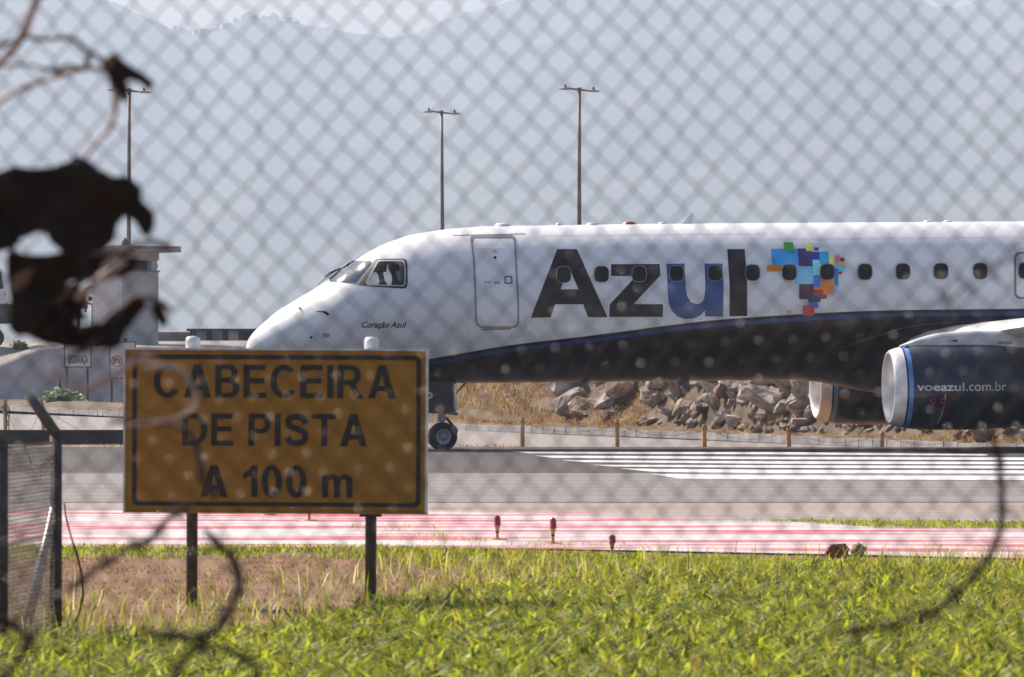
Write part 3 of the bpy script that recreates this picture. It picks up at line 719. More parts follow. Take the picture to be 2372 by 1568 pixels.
decal('seam', [[(2165,942), (3060,934.5), (3060,935.5), (2165,943)]], M['seamline'], plane, .003, 60)
decal('seam', [[(3070,957), (4090,948), (4090,949.2), (3070,958.2)]], M['seamline'], plane, .003, 60)
decal('fairing_seam', [z5([(0,0)])[:0]+[(3330,1405), (3420,1372), (3500,1345), (3600,1314), (3700,1296), (3850,1286), (4090,1282), (4090,1283.3), (3850,1287.3), (3700,1297.5), (3600,1315.5), (3500,1346.5), (3420,1373.5)]], M['p_grey'], plane, .003, 40)
# static ports, probes, nose marks
for x, y in ((668,1065), (578,838)):
    sx_, sy_ = z5([(x,y)])[0]; decal('static_port', [sellipse(sx_, sy_, 7, 5, 2, 14)], M['p_black'], plane, .005)
decal('service_marking', [z5([(758,1030), (800,1032), (818,1050), (800,1066), (758,1066)])], mat('mark', (.55,.25,.30), .5), plane, .004)
decal('seam', [z5([(408,1065), (411,1065), (411,1160), (408,1160)])], M['seamline'], plane, .003, 30)
p0 = hit(*z5([(800,885)])[0], .0); p1 = hit(*z5([(765,884)])[0], .10); p2 = p1+Vector((-.16,-.01,.012))
MB().tube([p0, p1], [.03,.024], 8).tube([p1+Vector((.04,0,0)), p2], [.022,.008], 8).build('pitot_probe', M['dark_metal'], plane)
p0 = hit(*z5([(585,842)])[0], 0); MB().tube([p0, p0+Vector((-.04,-.03,.03))], [.02,.01], 8).build('probe', M['rust'], plane)
lp_ = hit(3000+618/3.92, 900+1350/3.92, .0)
MB().rev([(0,.045), (-.02,.04), (-.035,.02), (-.04,.0001)], 12, lp_, 'Y').build('marker_light', mat('amber_lamp', (.95,.55,.35), .15, coat=1), plane, True)
# cabin windows
for i, (dx, dy) in enumerate([(1305,637.5), (1393,636.3), (1480,635.5), (1567,634.5), (1656,633.5), (1743,632.5), (1828,631.8), (1916,631), (2003,630.8), (2091,630), (2179,629.3), (2270,629)]):
    sx_, sy_ = dx/K/2.3164*1.72681, dy*1.72681; sx_ = dx*1.72681
    w_ = decal('cabin_window', [sellipse(sx_, sy_, 28, 30.5, 3.0)], M['win'], plane, .034)
    ringd('window_rim', sellipse(sx_, sy_, 30.3, 32.8, 3.0), sellipse(sx_, sy_, 28, 30.5, 3.0), M['win_rim'], w_, .037)
# overwing exit at the right
e_o = rrect(4056, 1008, 4190, 1196, 26); e_i = rrect(4065, 1016, 4181, 1188, 20)
ex = ringd('emergency_exit', e_o, e_i, M['p_grey'], plane, .006)
w_ = decal('exit_window', [sellipse(4101, 1085, 28, 30.5, 3.0)], M['win'], ex, .034)
ringd('window_rim', sellipse(4101, 1085, 31.5, 34, 3.0), sellipse(4101, 1085, 28, 30.5, 3.0), M['win_rim'], ex, .037)
# cockpit glazing
ws = z5([(803,634), (850,592), (900,548), (950,508), (985,480), (1000,477), (1136,477), (1128,492), (1070,565), (1012,641), (960,640)])
shield = decal('windshield', [ws], M['shield'], plane, .022, 8)
fr_o = z5([(1032,660), (1090,568), (1150,476), (1166,458), (1385,455), (1408,468), (1414,500), (1416,640), (1410,676), (1390,687), (1200,676)])
side_frame = ringd('window_frame', fr_o, glass_px, M['p_black'], plane, .006)
sl_o = z5([(1086,642), (1180,478), (1192,468), (1378,466), (1394,482), (1402,560), (1400,655), (1382,671), (1104,664)])
ringd('window_trim', sl_o, glass_px, mat('trim', (.50,.52,.56), .3, .3), side_frame, .012)
for side in (-1, 1):
    vs2, fs2 = grid_cut(*fill([gl2]), .08)
    MB().add([surf(x, z, side, -.006) for x, z in vs2], fs2).build('cockpit_side_window', M['clear'], plane)
def wiper(pts, r):
    MB().tube([hit(*z5([p])[0], .03) for p in pts], r, 6).build('wiper', M['dark_metal'], plane)
wiper([(716,664), (745,640), (800,598), (850,565), (880,548), (895,545)], .013)
wiper([(808,622), (850,588), (900,545), (950,508), (990,484)], .02)
wiper([(768,604), (800,580), (850,556), (892,540)], .016)
# roof fittings
pb = on_y(2517, 900, 0); MB().rev([(-.03,.17), (.03,.165), (.08,.12), (.10,.06), (.105,.0001)], 20, (pb.x, 0, pb.z-.02), 'Z').build('beacon_light', M['red_lens'], plane, True)
pa = on_y(2735, 897, 0)
MB().prism([(-.14,-.05), (.14,-.05), (.22,.24), (.15,.25)], -.02, .02, lambda x, z, t: (pa.x+x, t, pa.z+z)).build('blade_antenna', M['p_white'], plane)
for x, r_ in ((2235,.07), (2370,.14), (2650,.1), (2010,.18), (3710,.1), (3790,.1)):
    q = on_y(x, 903, 0); MB().rev([(-.05,r_), (.015,r_*.9), (.035,r_*.4), (.04,.0001)], 14, (q.x, 0, ztop_b), 'Z').build('roof_fitting', M['p_white'], plane, True)
for x in (2330, 2730):
    q = on_y(x, 1530, 0)
    MB().prism([(-.12,.05), (.12,.05), (.18,-.20), (.08,-.22)], -.015, .015, lambda a, z, t: (q.x+a, t, zb+z)).build('blade_antenna', M['p_grey'], plane)

# pilots behind the cockpit glass (only head and shoulders can be seen)
def person(label, loc, s, shirt, hair):
    t = thing('person', label, 'person', PM @ Vector(loc)); t.rotation_euler = plane.rotation_euler
    t['group'] = 'pilots in the cockpit'
    bm = bmesh.new(); ly = bm.verts.layers.skin.verify()
    def vv(x, y, z, rx, ry=None, root=False):
        v = bm.verts.new((x, y, z)); v[ly].radius = (rx, ry or rx); v[ly].use_root = root; return v
    pel = vv(.10,0,-.62,.15,.17,True); bel = vv(.08,0,-.40,.13,.15); che = vv(.04,0,-.18,.13,.17); nb = vv(.01,0,-.03,.07,.08); nk = vv(-.01,0,.05,.055,.055)
    hb = vv(-.03,0,.13,.075,.068); hm = vv(-.02,0,.20,.095,.078); ht = vv(-.01,0,.27,.085,.07)
    for a, b_ in ((pel,bel), (bel,che), (che,nb), (nb,nk), (nk,hb), (hb,hm), (hm,ht)): bm.edges.new((a, b_))
    for sgn in (-1, 1):
        sh = vv(.02,sgn*.19,-.10,.065); el_ = vv(-.06,sgn*.26,-.36,.05); wr_ = vv(-.32,sgn*.20,-.38,.036); ha = vv(-.40,sgn*.17,-.37,.03)
        kn = vv(-.38,sgn*.13,-.58,.075); hp = vv(.05,sgn*.10,-.64,.10); ft = vv(-.45,sgn*.13,-1.0,.05)
        for a, b_ in ((che,sh), (sh,el_), (el_,wr_), (wr_,ha), (pel,hp), (hp,kn), (kn,ft)): bm.edges.new((a, b_))
        for q in range(3):
            f1 = vv(-.45, sgn*.17+(q-1)*.022, -.37, .011); f2 = vv(-.48, sgn*.17+(q-1)*.022, -.40, .009)
            bm.edges.new((ha, f1)); bm.edges.new((f1, f2))
    me = bpy.data.meshes.new('body'); bm.to_mesh(me); bm.free()
    o = mk('body', me, mat('shirt', shirt, .8), t); o.modifiers.new('skin', 'SKIN').use_smooth_shade = True; o.modifiers.new('sub', 'SUBSURF').levels = 1
    # face wedge: nose, brow and chin in profile, hair and headset
    MB().prism([(-.085,.11), (-.112,.135), (-.105,.155), (-.118,.165), (-.108,.18), (-.142,.198), (-.122,.235), (-.125,.26), (-.10,.29), (-.02,.30), (-.02,.10)], -.05, .05, lambda x, z, tt: (x, tt, z)).build('face', mat('skin', (.24,.13,.09), .6), t)
    MB().rev([(-.06,.10), (0,.108), (.05,.10), (.09,.07), (.105,.0001)], 18, (.0,0,.215), 'Z').build('hair', mat('hair', hair, .8), t, True)
    hs = MB(); hs.tube([(-.01,.085*math.cos(a)*1.15,.20+.115*math.sin(a)) for a in np.linspace(0, math.pi, 12)], .012, 6)
    for sgn in (-1,1): hs.rev([(-.02,.04), (.02,.04)], 12, (-.01,sgn*.095,.19), 'Y')
    hs.build('headset', M['p_black'], t)
    return t
wc = hit(*z5([(1205,560)])[0], 0); wd = hit(*z5([(1310,560)])[0], 0)
d_ = ray_l(*z5([(1215,548)])[0]); t_ = (.48-C_L.y)/d_.y; q1 = C_L+d_*t_
person('pilot in white shirt and headset seen in profile through the cockpit side window', (q1.x, q1.y, q1.z-.18), 1, (.55,.56,.62), (.02,.015,.015))
d_ = ray_l(*z5([(1315,540)])[0]); t_ = (-.50-C_L.y)/d_.y; q2 = C_L+d_*t_
person('dark-haired pilot in blue shirt beside the cockpit side window', (q2.x, q2.y, q2.z-.18), 1, (.06,.09,.18), (.02,.015,.015))

# ------------------------------------------------------------------ engines, pylons, wings
def engine(center, yl, sgn):
    outer = [(.245,.832), (.285,.84), (.375,.855), (.6,.875), (1.0,.892), (1.6,.90), (2.2,.885), (2.8,.83), (3.3,.75)]
    e = MB().rev(outer[2:]+[(3.3,.70), (2.6,.72)], 64).build('engine', M['p_navy'], plane, True, False); e.location = center
    lip = MB(); lip.rev([(.42,.645), (.28,.635), (.15,.64), (.06,.66), (.015,.69), (0,.715), (.01,.742), (.05,.772), (.12,.80), (.20,.822), (.245,.832)], 64).build('inlet_lip', M['lip'], e, True, False)
    MB().rev([(1.0,.68), (.7,.67), (.42,.645)], 48).build('inlet_duct', M['inlet'], e, True, False)
    MB().rev(outer[:2], 64).build('cowl_band', M['p_navy'], e, True, False)
    MB().rev(outer[1:3], 64).build('cowl_stripe', M['p_sky'], e, True, False)
    MB().rev([(2.6,.56), (3.3,.52), (3.9,.40), (3.9,.36), (3.6,.36)], 32).build('core_nozzle', M['p_grey'], e, True, False)
    MB().rev([(3.5,.30), (3.9,.24), (4.4,.03)], 24).build('exhaust_cone', M['p_grey'], e, True, False)
    fan = MB(); fan.rev([(.62,.0001), (.66,.06), (.78,.13), (.92,.17)], 24)
    for k in range(24):
        t = 2*math.pi*k/24; c, s = math.cos(t), math.sin(t)
        def pr(r_, x, w): return (x, r_*c-w*s, r_*s+w*c)
        fan.add([pr(.16,.93,-.03), pr(.66,.88,-.06), pr(.66,.98,.07), pr(.16,.90,.03)], [(0,1,2,3)])
    fan.build('fan', M['p_grey'], e)
    return e, e
EY = -4.25
ec = on_y(3552, 1549, EY); ec_far = Vector((ec.x, -EY, ec.z))
eng, cowl = engine(ec, EY, -1); engf, cowlf = engine(ec_far, -EY, 1)
# web address on the near cowl: wrap around the barrel
def cowl_text(body, bold, x0, x1, yb, yt, m, nm='cowl_lettering', spacing=1):
    vs, fs = text2d(body, bold, 0, spacing); vs, fs = grid_cut(fit(vs, x0, yb, x1, yt), fs, 12)
    out = []
    for x, y in vs:
        p = on_y(x, y, EY-.89); s_ = p.x-ec.x; r_ = float(np.interp(s_, [.375,.6,1.0,1.6,2.2,2.8], [.855,.875,.892,.90,.885,.83]))+.004
        zz = p.z-ec.z; out.append((p.x-ec.x, -math.sqrt(max(1e-4, r_*r_-zz*zz)), zz))
    MB().add(out, fs).build(nm, m, cowl)
def z8(x, y): return (3072+x/2.3164, 1200+y/2.3164)
wt = paint('cowl_white', (.62,.64,.68), .4)
x0, yb = z8(1382, 843); x1, yt = z8(1820, 762); cowl_text('voeazul', .018, x0, x1, yb, yt+2, wt)
x0, yb = z8(1835, 843); x1, yt = z8(2210, 758); cowl_text('.com.br', .0, x0, x1, yb, yt, wt)
def on_cowl(x, y):
    p = on_y(*z8(x, y), EY-.85); r_ = .905; zz = p.z-ec.z; return Vector((p.x-ec.x, -math.sqrt(max(1e-4, r_*r_-zz*zz)), zz))
MB().tube([on_cowl(x, y) for x, y in ((1640,875), (1641,920))]+[], .012, 4).build('cowl_mark', M['yellow_stem'], cowl)
MB().tube([on_cowl(x, y) for x, y in ((1637,965), (1632,1010), (1622,1070), (1610,1120), (1600,1150))], .009, 4).build('cowl_mark', M['yellow_stem'], cowl)
for x, r_ in ((1532,.045), (1620,.05)):
    c_ = on_cowl(x, 935); MB().tube([c_+Vector((r_*math.cos(a), 0, r_*math.sin(a))) for a in np.linspace(0, 2*math.pi, 14)], .012, 5).build('cowl_placard', M['plate_red'], cowl)
MB().prism([(-.02,.0), (.10,.05), (.10,-.02)], -.01, .01, lambda a, b_, t: on_cowl(1300, 440)+Vector((a, t-.01, b_))).build('cowl_vent', M['p_black'], cowl)
# pylons: a slim curved fin on top of each nacelle
py_px = [(3598,1382), (3640,1364), (3680,1350), (3720,1339), (3760,1331), (3810,1326), (3860,1323), (3960,1321), (4096,1319), (5600,1317), (4500,1330)]
pyt = [on_y(x, y, EY) for x, y in py_px]
poly = [(p.x-ec.x, p.z-ec.z) for p in pyt]+[(poly_x, .70) for poly_x in (3.6, 2.0, .5)]
for e_, sg in ((eng, 1), (engf, -1)):
    mb = MB(); nn_ = len(pyt)
    for i, p in enumerate(pyt):
        hw = .05+.15*min(1, i/4); zt = p.z-ec.z
        mb.v += [(p.x-ec.x, y_, z_) for y_, z_ in ((-hw-.06,.62), (-hw-.03,.5*(.62+zt)), (-hw,zt-.10*min(1, i/3)-.01), (-hw*.72,zt-.025), (0,zt), (hw*.72,zt-.025), (hw,zt-.10*min(1, i/3)-.01), (hw+.03,.5*(.62+zt)), (hw+.06,.62))]
    mb.f += [(i*9+k, i*9+k+1, (i+1)*9+k+1, (i+1)*9+k) for i in range(nn_-1) for k in range(8)]
    mb.f += [tuple(range(9)), tuple((nn_-1)*9+k for k in range(8, -1, -1))]
    pyl = mb.build('pylon', M['p_pylon'], e_, True); autosmooth(pyl, 50)
    if sg == 1:
        for k in range(7):
            q = on_y(*z8(2135+k*20, 385), EY-.22); q2 = on_y(*z8(2135+k*20, 408), EY-.24)
            MB().tube([q-ec, q2-ec], .012, 4).build('louver', M['p_black'], e_)
        q = on_y(*z8(1715, 378), EY-.2)-ec
        MB().prism([(-.08,.0), (.08,.025), (.08,-.025)], -.012, .012, lambda a, b_, t: (q.x+a, q.y+t-.01, q.z+b_)).build('pylon_vent', M['p_black'], e_)
# wings
wl = on_y(3950, 1326, EY+.25)
def wing(sgn):
    root_le = Vector((wl.x-2.55*math.tan(R(27)), sgn*1.2, wl.z-.30)); tip_le = Vector((wl.x+(13.6-4.0)*math.tan(R(27)), sgn*13.6, wl.z+1.0))
    mid_le = Vector((wl.x, sgn*4.0, wl.z-.02))
    mb = MB(); NS = 22
    for (le, ch, th) in ((root_le, 6.0, .13), (mid_le, 4.3, .125), (tip_le, 1.5, .10)):
        pts = []
        for k in range(NS):
            a = 2*math.pi*k/NS; x = .5*(1+math.cos(a)); yt = th/.2*(.2969*math.sqrt(x)-.126*x-.3516*x*x+.2843*x**3-.1015*x**4)
            pts.append(le+Vector((ch*x, 0, ch*(yt if math.sin(a) >= 0 else -yt)+ch*.02*math.sin(math.pi*x))))
        mb.v += [tuple(p) for p in pts]
    mb.f += [(i*NS+k, i*NS+(k+1) % NS, (i+1)*NS+(k+1) % NS, (i+1)*NS+k) for i in range(2) for k in range(NS)]
    mb.f += [tuple(range(NS)), tuple(2*NS+k for k in range(NS))]
    w_ = mb.build('wing', M['p_pylon'], plane, True); autosmooth(w_, 50)
    tl = tip_le; MB().prism([(0,0), (1.5,0), (2.3,1.5), (1.7,1.5)], -.04, .04, lambda x, z, t: (tl.x+x, tl.y+sgn*(.25*z)+t, tl.z+z)).build('winglet', M['p_white'], w_)
wing(-1); wing(1)
# tail
MB().prism([(30.5,ztop_b-.15), (37.6,ztop_b-.6), (39.6,ztop_b+5.6), (37.3,ztop_b+5.7), (33.2,ztop_b+1.0)], -.14, .14, lambda x, z, t: (x, t, z)).build('tail_fin', M['p_dark'], plane)
for sgn in (-1, 1):
    MB().prism([(34.0,sgn*.3), (37.0,sgn*.3), (39.0,sgn*6.0), (37.6,sgn*6.0)], ztop_b-.75, ztop_b-.60, lambda x, y, t: (x, y, t)).build('tailplane', M['p_pylon'], plane)
# landing gear
def wheel(parent, c, r, w):
    t = MB().rev([(-w/2,r*.55), (-w/2,r*.80), (-w*.42,r*.93), (-w*.25,r*.99), (0,r), (w*.25,r*.99), (w*.42,r*.93), (w/2,r*.80), (w/2,r*.55)], 40, (0,0,0), 'Y').build('wheel', M['tyre'], parent, True); t.location = c
    h = MB(); h.rev([(-w*.40,r*.56), (-w*.46,r*.50), (-w*.40,r*.44), (-w*.25,r*.36), (-w*.25,r*.2), (-w*.48,r*.18), (-w*.48,.0001)], 28, (0,0,0), 'Y').rev([(w*.40,r*.56), (w*.46,r*.50), (w*.25,r*.36), (w*.3,.0001)], 28, (0,0,0), 'Y')
    hh = h.build('rim', M['hub'], parent, True); hh.location = c
    hl = MB()
    for k in range(7):
        a = 2*math.pi*k/7; cx, cz = r*.29*math.cos(a), r*.29*math.sin(a)
        hl.rev([(-w*.275,.0001), (-w*.275,r*.05)], 8, (cx, 0, cz), 'Y')
    hh = hl.build('rim_hole', M['tyre'], parent); hh.location = c
gc = on_y(1773, 1746, -.20); GR = .300
ngz = .02-(gc.x)*math.tan(-PITCH)*0
gz = gc.z
gear = MB().tube([(0,0,gz), (0,0,gz+.35)], .055, 16).tube([(-.01,0,gz+.32), (-.03,0,gz+.62)], .085, 16).tube([(-.03,0,gz+.60), (-.05,0,zb+.25)], .075, 16).build('nose_gear', M['strut'], plane); gear.location = (gc.x, 0, 0)
wheel(gear, (0,-.20,gz), GR, .20); wheel(gear, (0,.20,gz), GR, .20)
MB().tube([(0,-.3,gz), (0,.3,gz)], .05, 12).build('axle', M['strut'], gear)
MB().tube([(-.42,-.05,gz+.53), (-.1,-.03,gz+.53), (.14,-.03,gz+.51), (.34,-.06,gz+.47)], [.03,.045,.045,.03], 10).build('steering_arm', M['strut'], gear)
MB().tube([(.08,0,gz+.40), (.30,0,gz+.16), (.32,0,gz+.08)], [.03,.025,.03], 8).tube([(.32,0,gz+.09), (.06,0,gz+.02)], .025, 8).build('torque_link', M['dark_metal'], gear)
MB().tube([(-.06,-.10,gz+.66), (-.06,-.10,gz+.78)], .05, 10).build('taxi_light', M['p_white'], gear)
for k, (a, b_) in enumerate((((.05,-.12,gz+.5), (.10,-.14,zb)), ((-.1,.12,gz+.5), (-.12,.1,zb)), ((.03,.1,gz+.6), (.5,.0,zb)))):
    MB().tube([a, b_], .02, 6).build('hose', M['dark_metal'], gear)
dz = on_y(1825, 1530, -.25)
for sgn in (-1, 1):
    dr = MB().prism([(-1.25,-.62), (.24,-.62), (.27,-.58), (.27,.02), (-1.35,.02), (-1.35,-.5)], -.02, .02, lambda x, z, t: (x, sgn*(.33+.03*(-z))+t, zb+.02+z)).build('gear_door', M['p_dark'], gear)
    if sgn == -1:
        MB().prism([(.21,-.58), (.262,-.57), (.262,-.02), (.22,-.02)], -.004, .004, lambda x, z, t: (x, -(.36+.03*(-z))+t-.004, zb+.02+z)).build('door_edge', M['p_white'], gear)
        vs, fs = text2d('P', .0); MB().add([(x, -(.375+.03*(-z)), zb+.02+z) for x, z in fit(vs, -.90+.10, -.42, -.90+.27, -.18)], fs).build('door_letter', M['p_white'], gear)
        vs, fs = text2d('P', .0); lx = on_y(1722, 1552, -.37).x-gc.x; MB().add([(x, -(.375+.03*(-z)), zb+.02+z) for x, z in fit(vs, lx-.12, -.44, lx+.045, -.20)], fs).build('door_letter', M['p_white'], gear)
for sgn in (-1, 1):
    zz = .02-(ec.x+5.3)*math.tan(R(.55))+.50
    mg = MB().tube([(0,0,zz), (0,0,1.7)], .11, 14).build('main_gear', M['strut'], plane); mg.location = (ec.x+5.3, sgn*2.97, 0)
    wheel(mg, (0,-.25,zz), .50, .36); wheel(mg, (0,.25,zz), .50, .36)
    MB().tube([(0,-.4,zz), (0,.4,zz)], .07, 12).build('axle', M['strut'], mg)

# ================================================================== ROCKS OF THE SEA WALL
def rock_mesh(i, rr):
    r_ = random.Random(100+i); bm = bmesh.new()
    for _ in range(13):
        v = Vector((r_.gauss(0,1), r_.gauss(0,1), r_.gauss(0,1))).normalized()*r_.uniform(.78, 1.0)
        bm.verts.new((v.x*.68, v.y*.58, v.z*.40))
    res = bmesh.ops.convex_hull(bm, input=bm.verts[:])
    bmesh.ops.delete(bm, geom=[g for g in res['geom_interior'] if isinstance(g, bmesh.types.BMVert)], context='VERTS')
    bmesh.ops.subdivide_edges(bm, edges=bm.edges[:], cuts=3, use_grid_fill=True)
    bmesh.ops.triangulate(bm, faces=bm.faces[:])
    for v in bm.verts:
        n = noise.noise_vector(v.co*2.6+Vector((i*7,0,0))); v.co += n*.07
        v.co += noise.noise_vector(v.co*6+Vector((0,i*5,0)))*.035+noise.noise_vector(v.co*14+Vector((0,i*5,0)))*.014
    for f in bm.faces: f.smooth = False
    me = bpy.data.meshes.new('boulder'); bm.to_mesh(me); bm.free(); me.materials.append(rr); return me
RM = [rock_mesh(i, M['rock'] if i % 4 else M['rock_brown']) for i in range(12)]
placed = []
def put_rock(x, t, size, me=None, sink=.25):
    o = mk('boulder', me or random.choice(RM)); D = kerb_off(x)+t
    o.location = (x, D, bank_z(x, t)+size*.46*(1-sink)*.75); o.scale = (size*random.uniform(.85,1.25), size*random.uniform(.8,1.1), size*random.uniform(.75,1.15))
    o.rotation_euler = (random.uniform(-.45,.7), random.uniform(-.7,.4), random.uniform(0,6.28))
    return o
GR_ = 'boulders of the sea wall'
for k in range(20000):
    if len(placed) >= 296: break
    x = random.uniform(1.0, 13.2); t = random.uniform(2.3, 9.0)
    if x < 4.0 and random.random() < .7 and t < 6.2: continue
    if x > 10.6 and t < 2.9+(x-10.6)*.2 and random.random() < .6: continue
    size = (random.choice((.7,.85,1.0,1.2,1.45)) if k < 200 else random.choice((.4,.5,.6,.75)))*(1 if t > 3.2 else .62)
    ok = all((x-a)**2+(1.1*(t-b_))**2 > (.195*(size+c_))**2 for a, b_, c_ in placed)
    if not ok: continue
    placed.append((x, t, size)); o = put_rock(x, t, size)
    br = o.data.materials[0] == M['rock_brown']
    tag(o, ('large ' if size > 1.0 else 'middle-sized ' if size > .6 else 'small ')+('brown' if br else 'grey')+(' boulder low in' if t < 4.2 else ' boulder high up in')+' the rock pile of the sea wall beyond the runway', 'rock', GR_)
for x, t, size, lab in ((1.9,3.2,1.25,'large dark boulder standing alone in the dry grass beside the rock pile'), (.35,6.0,1.1,'square dark rock on top of the dry grass bank beside the rock pile'),
                        (12.4,1.6,.75,'pale white boulder on the grass below the near engine'), (13.4,1.7,.5,'small pale rock on the grass below the near engine beside the white boulder'),
                        (15.6,1.4,.55,'dark rounded rock on the low grass bank below the near engine')):
    tag(put_rock(x, t, size, RM[1]), lab, 'rock')
# small stones along the foot of the pile
for k in range(40):
    x = random.uniform(3.2, 13.5); t = random.uniform(1.7, 2.8); tag(put_rock(x, t, random.uniform(.18,.38)), 'small grey stone lying along the foot of the rock pile', 'stone', 'small stones at the foot of the sea wall')

# ================================================================== MARKER POSTS AND CHAINS
def marker_post(x, D, h, m, label, lean=0.0, grp='marker posts with chain beyond the runway'):
    t = thing('marker_post', label, 'post', (x, D, terr_z(D)-.02), grp)
    mb = MB(); mb.tube([(0,0,0), (lean*.5,0,h*.5), (lean,0,h)], [.06,.062,.06], 10); o = mb.build('stake', m, t, True); autosmooth(o, 50)
    MB().tube([(lean,0,h-.005), (lean,0,h+.03)], [.066,.05], 10).build('cap', m, t)
    MB().tube([(lean*.9+.075*math.cos(a), .075*math.sin(a), h*.88) for a in np.linspace(0, 2*math.pi, 12)], .012, 5).build('eyelet', M['rust_chain'], t)
    return Vector((x+lean*.9, D, terr_z(D)+h*.86))
def chain(a, b_, sag, label):
    n = max(8, int((b_-a).length/.075)); mb = MB()
    pts = [a.lerp(b_, i/n)-Vector((0,0,sag*4*(i/n)*(1-i/n))) for i in range(n+1)]
    for i in range(n):
        p, q = pts[i], pts[i+1]; d = (q-p); c_ = (p+q)/2; ln = d.length*.72; d.normalize(); s_ = (d.cross(Vector((0,1,0)))).normalized() if i % 2 else d.cross(d.cross(Vector((0,1,0)))).normalized()
        mb.tube([c_+d*ln*math.cos(t)+s_*.015*math.sin(t) for t in np.linspace(0, 2*math.pi, 7)], .0032, 4, False)
    tag(mb.build('chain', M['rust_chain']), label, 'chain', 'rusty chains between marker posts')
tops = []
for i, (dx, ty, D, c_) in enumerate([(1210,967,156,'pale_post'), (1430,972,155,'pale_post'), (1632,984,154,'orange_post'), (1828,992,153,'orange_post'), (2042,1000,152,'pale_post'), (2235,1005,151,'orange_post')]):
    x = (dx*K-512)/F*D; zt = CH-(ty*K-HZ)/F*D
    lab = {'pale_post': 'weathered straw-coloured marker post', 'orange_post': 'orange marker post'}[c_]+[' beside the dry grass bank behind the nose wheel', ' in front of the left end of the rock pile', ' in front of the middle of the rock pile', ' between rock pile and far engine', ' under the near engine inlet', ' under the near engine cowl'][i]
    tops.append(marker_post(x, D, zt-terr_z(D), M[c_], lab, random.uniform(-.02,.02)))
for i in range(len(tops)-1):
    chain(tops[i], tops[i+1], .26, 'rusty chain sagging between marker posts along the rock pile')
lt = []
for dx, ty, D, ln in ((12,925,170,0), (103,924,168,-.10), (470,928,166,0)):
    x = (dx*K-512)/F*D; zt = CH-(ty*K-HZ)/F*D
    lt.append(marker_post(x, D, zt-terr_z(D), M['pale_post'], ['straw-coloured marker post wrapped in loose wire near the white wall', 'leaning straw-coloured marker post in front of the green shrub', 'straw-coloured marker post standing behind the amber sign'][len(lt)], ln))
for i in range(2): chain(lt[i], lt[i+1], [.9,1.0][i], 'rusty chain sagging between marker posts in front of the white wall')
mb = MB(); p = lt[0]
mb.tube([p+Vector((.10*math.sin(a*1.7)+.03, -.05, -.55+.5*math.cos(a)+.05*math.sin(3*a))) for a in np.linspace(0, 9, 60)], .012, 5)
tag(mb.build('loose_wire', M['rust']), 'loop of loose brown wire hanging on the straw-coloured marker post', 'wire')

# low black barrier beyond the runway
D = 160; t = thing('low_barrier', 'low black barrier along the verge left of the amber sign', 'barrier', P(60, 444, D))
x0, x1 = (-40-60)/F*D, (215-60)/F*D
t.location.z = LOW
MB().box(((x0+x1)/2, 0, .19), (x1-x0, .25, .38)).build('wall', M['black_wall'], t)
MB().box(((x0+x1)/2, -.02, .40), (x1-x0+.05, .31, .04)).build('coping', M['seam'], t)

# ================================================================== WHITE WALL, TERRACE, GUARD TOWER
DW = 261.0; SW = F/DW
def wx(px_): return (px_-512)/SW
def wz(row): return CH-(row-HZ)/SW
prof = [(-60,392), (0,367.3), (10,362.5), (38,350.2), (60,349.4), (245,349.4), (260,352)]
t = thing('white_wall', 'long stained white retaining wall with sloping end behind the warning signs', 'wall', (wx(100), DW, LOW))
poly = [(wx(x)-wx(100), wz(y)-LOW) for x, y in prof]; poly = [(poly[0][0], -.1)]+poly+[(poly[-1][0], -.1)]
MB().prism(poly, 0, .35, lambda a, z, e: (a, e, z)).build('masonry', M['white_wall'], t)
for (a, za), (b_, zb_) in zip(poly[1:-2], poly[2:-1]):
    MB().tube([(a, .17, za+.01), (b_, .17, zb_+.01)], .10, 4).build('coping', M['kerb'], t)
# raised terrace behind the wall
mb = MB(); gx = [wx(v) for v in (-160,-60,0,20,40,120,260)]; gy = [DW+.3, DW+10, DW+24, DW+34, DW+90]
def tz(x, y):
    zt = float(np.interp(512+x*SW, [v[0] for v in prof], [wz(v[1]) for v in prof])) ; f = min(1, (y-DW)/24)
    return zt*(1-f)-.03+2.60*f
mb.add([(x, y, tz(x, y)) for y in gy for x in gx], [(j*7+i, j*7+i+1, (j+1)*7+i+1, (j+1)*7+i) for j in range(4) for i in range(6)])
tag(mb.build('terrace', M['road']), kind='structure')
# guard tower
DT = 276.0; ST = F/DT
def tx(px_): return (px_-512)/ST
def tzz(row): return CH-(row-HZ)/ST
base_z = tz(tx(125), DT)-.05
tower = thing('guard_tower', 'white concrete guard tower with flat overhanging roof behind the wall', 'guard tower', (tx(125.5), DT, base_z), None, R(43))
zc0 = tzz(272)-base_z; bw = (158-92)/ST/1.414; top0 = tzz(260.5)-base_z
MB().box((0,0,zc0/2), (bw,bw,zc0)).build('wall', M['tower_wall'], tower)
for sx_, sy_ in ((-1,-1), (1,-1), (-1,1), (1,1)):
    MB().box((sx_*(bw/2-.22), sy_*(bw/2-.22), (zc0+top0)/2), (.36,.36,top0-zc0)).build('pillar', M['tower_wall'], tower)
MB().box((0,0,zc0+.03), (bw+.12,bw+.12,.08)).build('window_sill', M['tower_roof'], tower)
h2 = tzz(252.5)-base_z; h3 = tzz(246.3)-base_z
MB().box((0,0,(top0+h2)/2), (bw+.05,bw+.05,h2-top0)).build('lintel', M['tower_wall'], tower)
MB().box((0,0,(h2+h3)/2+.003), (bw+1.55,bw+1.55,h3-h2)).build('roof', M['tower_roof'], tower)
MB().tube([(-.2,-.2,h3), (-.2,-.2,h3+.16), (-.1,-.3,h3+.30)], [.16,.16,.2], 8).build('roof_lamp', M['dark_metal'], tower)
MB().box((bw/2-.5,-.1,zc0+.34), (.5,.9,.6)).build('equipment', M['dark_metal'], tower)
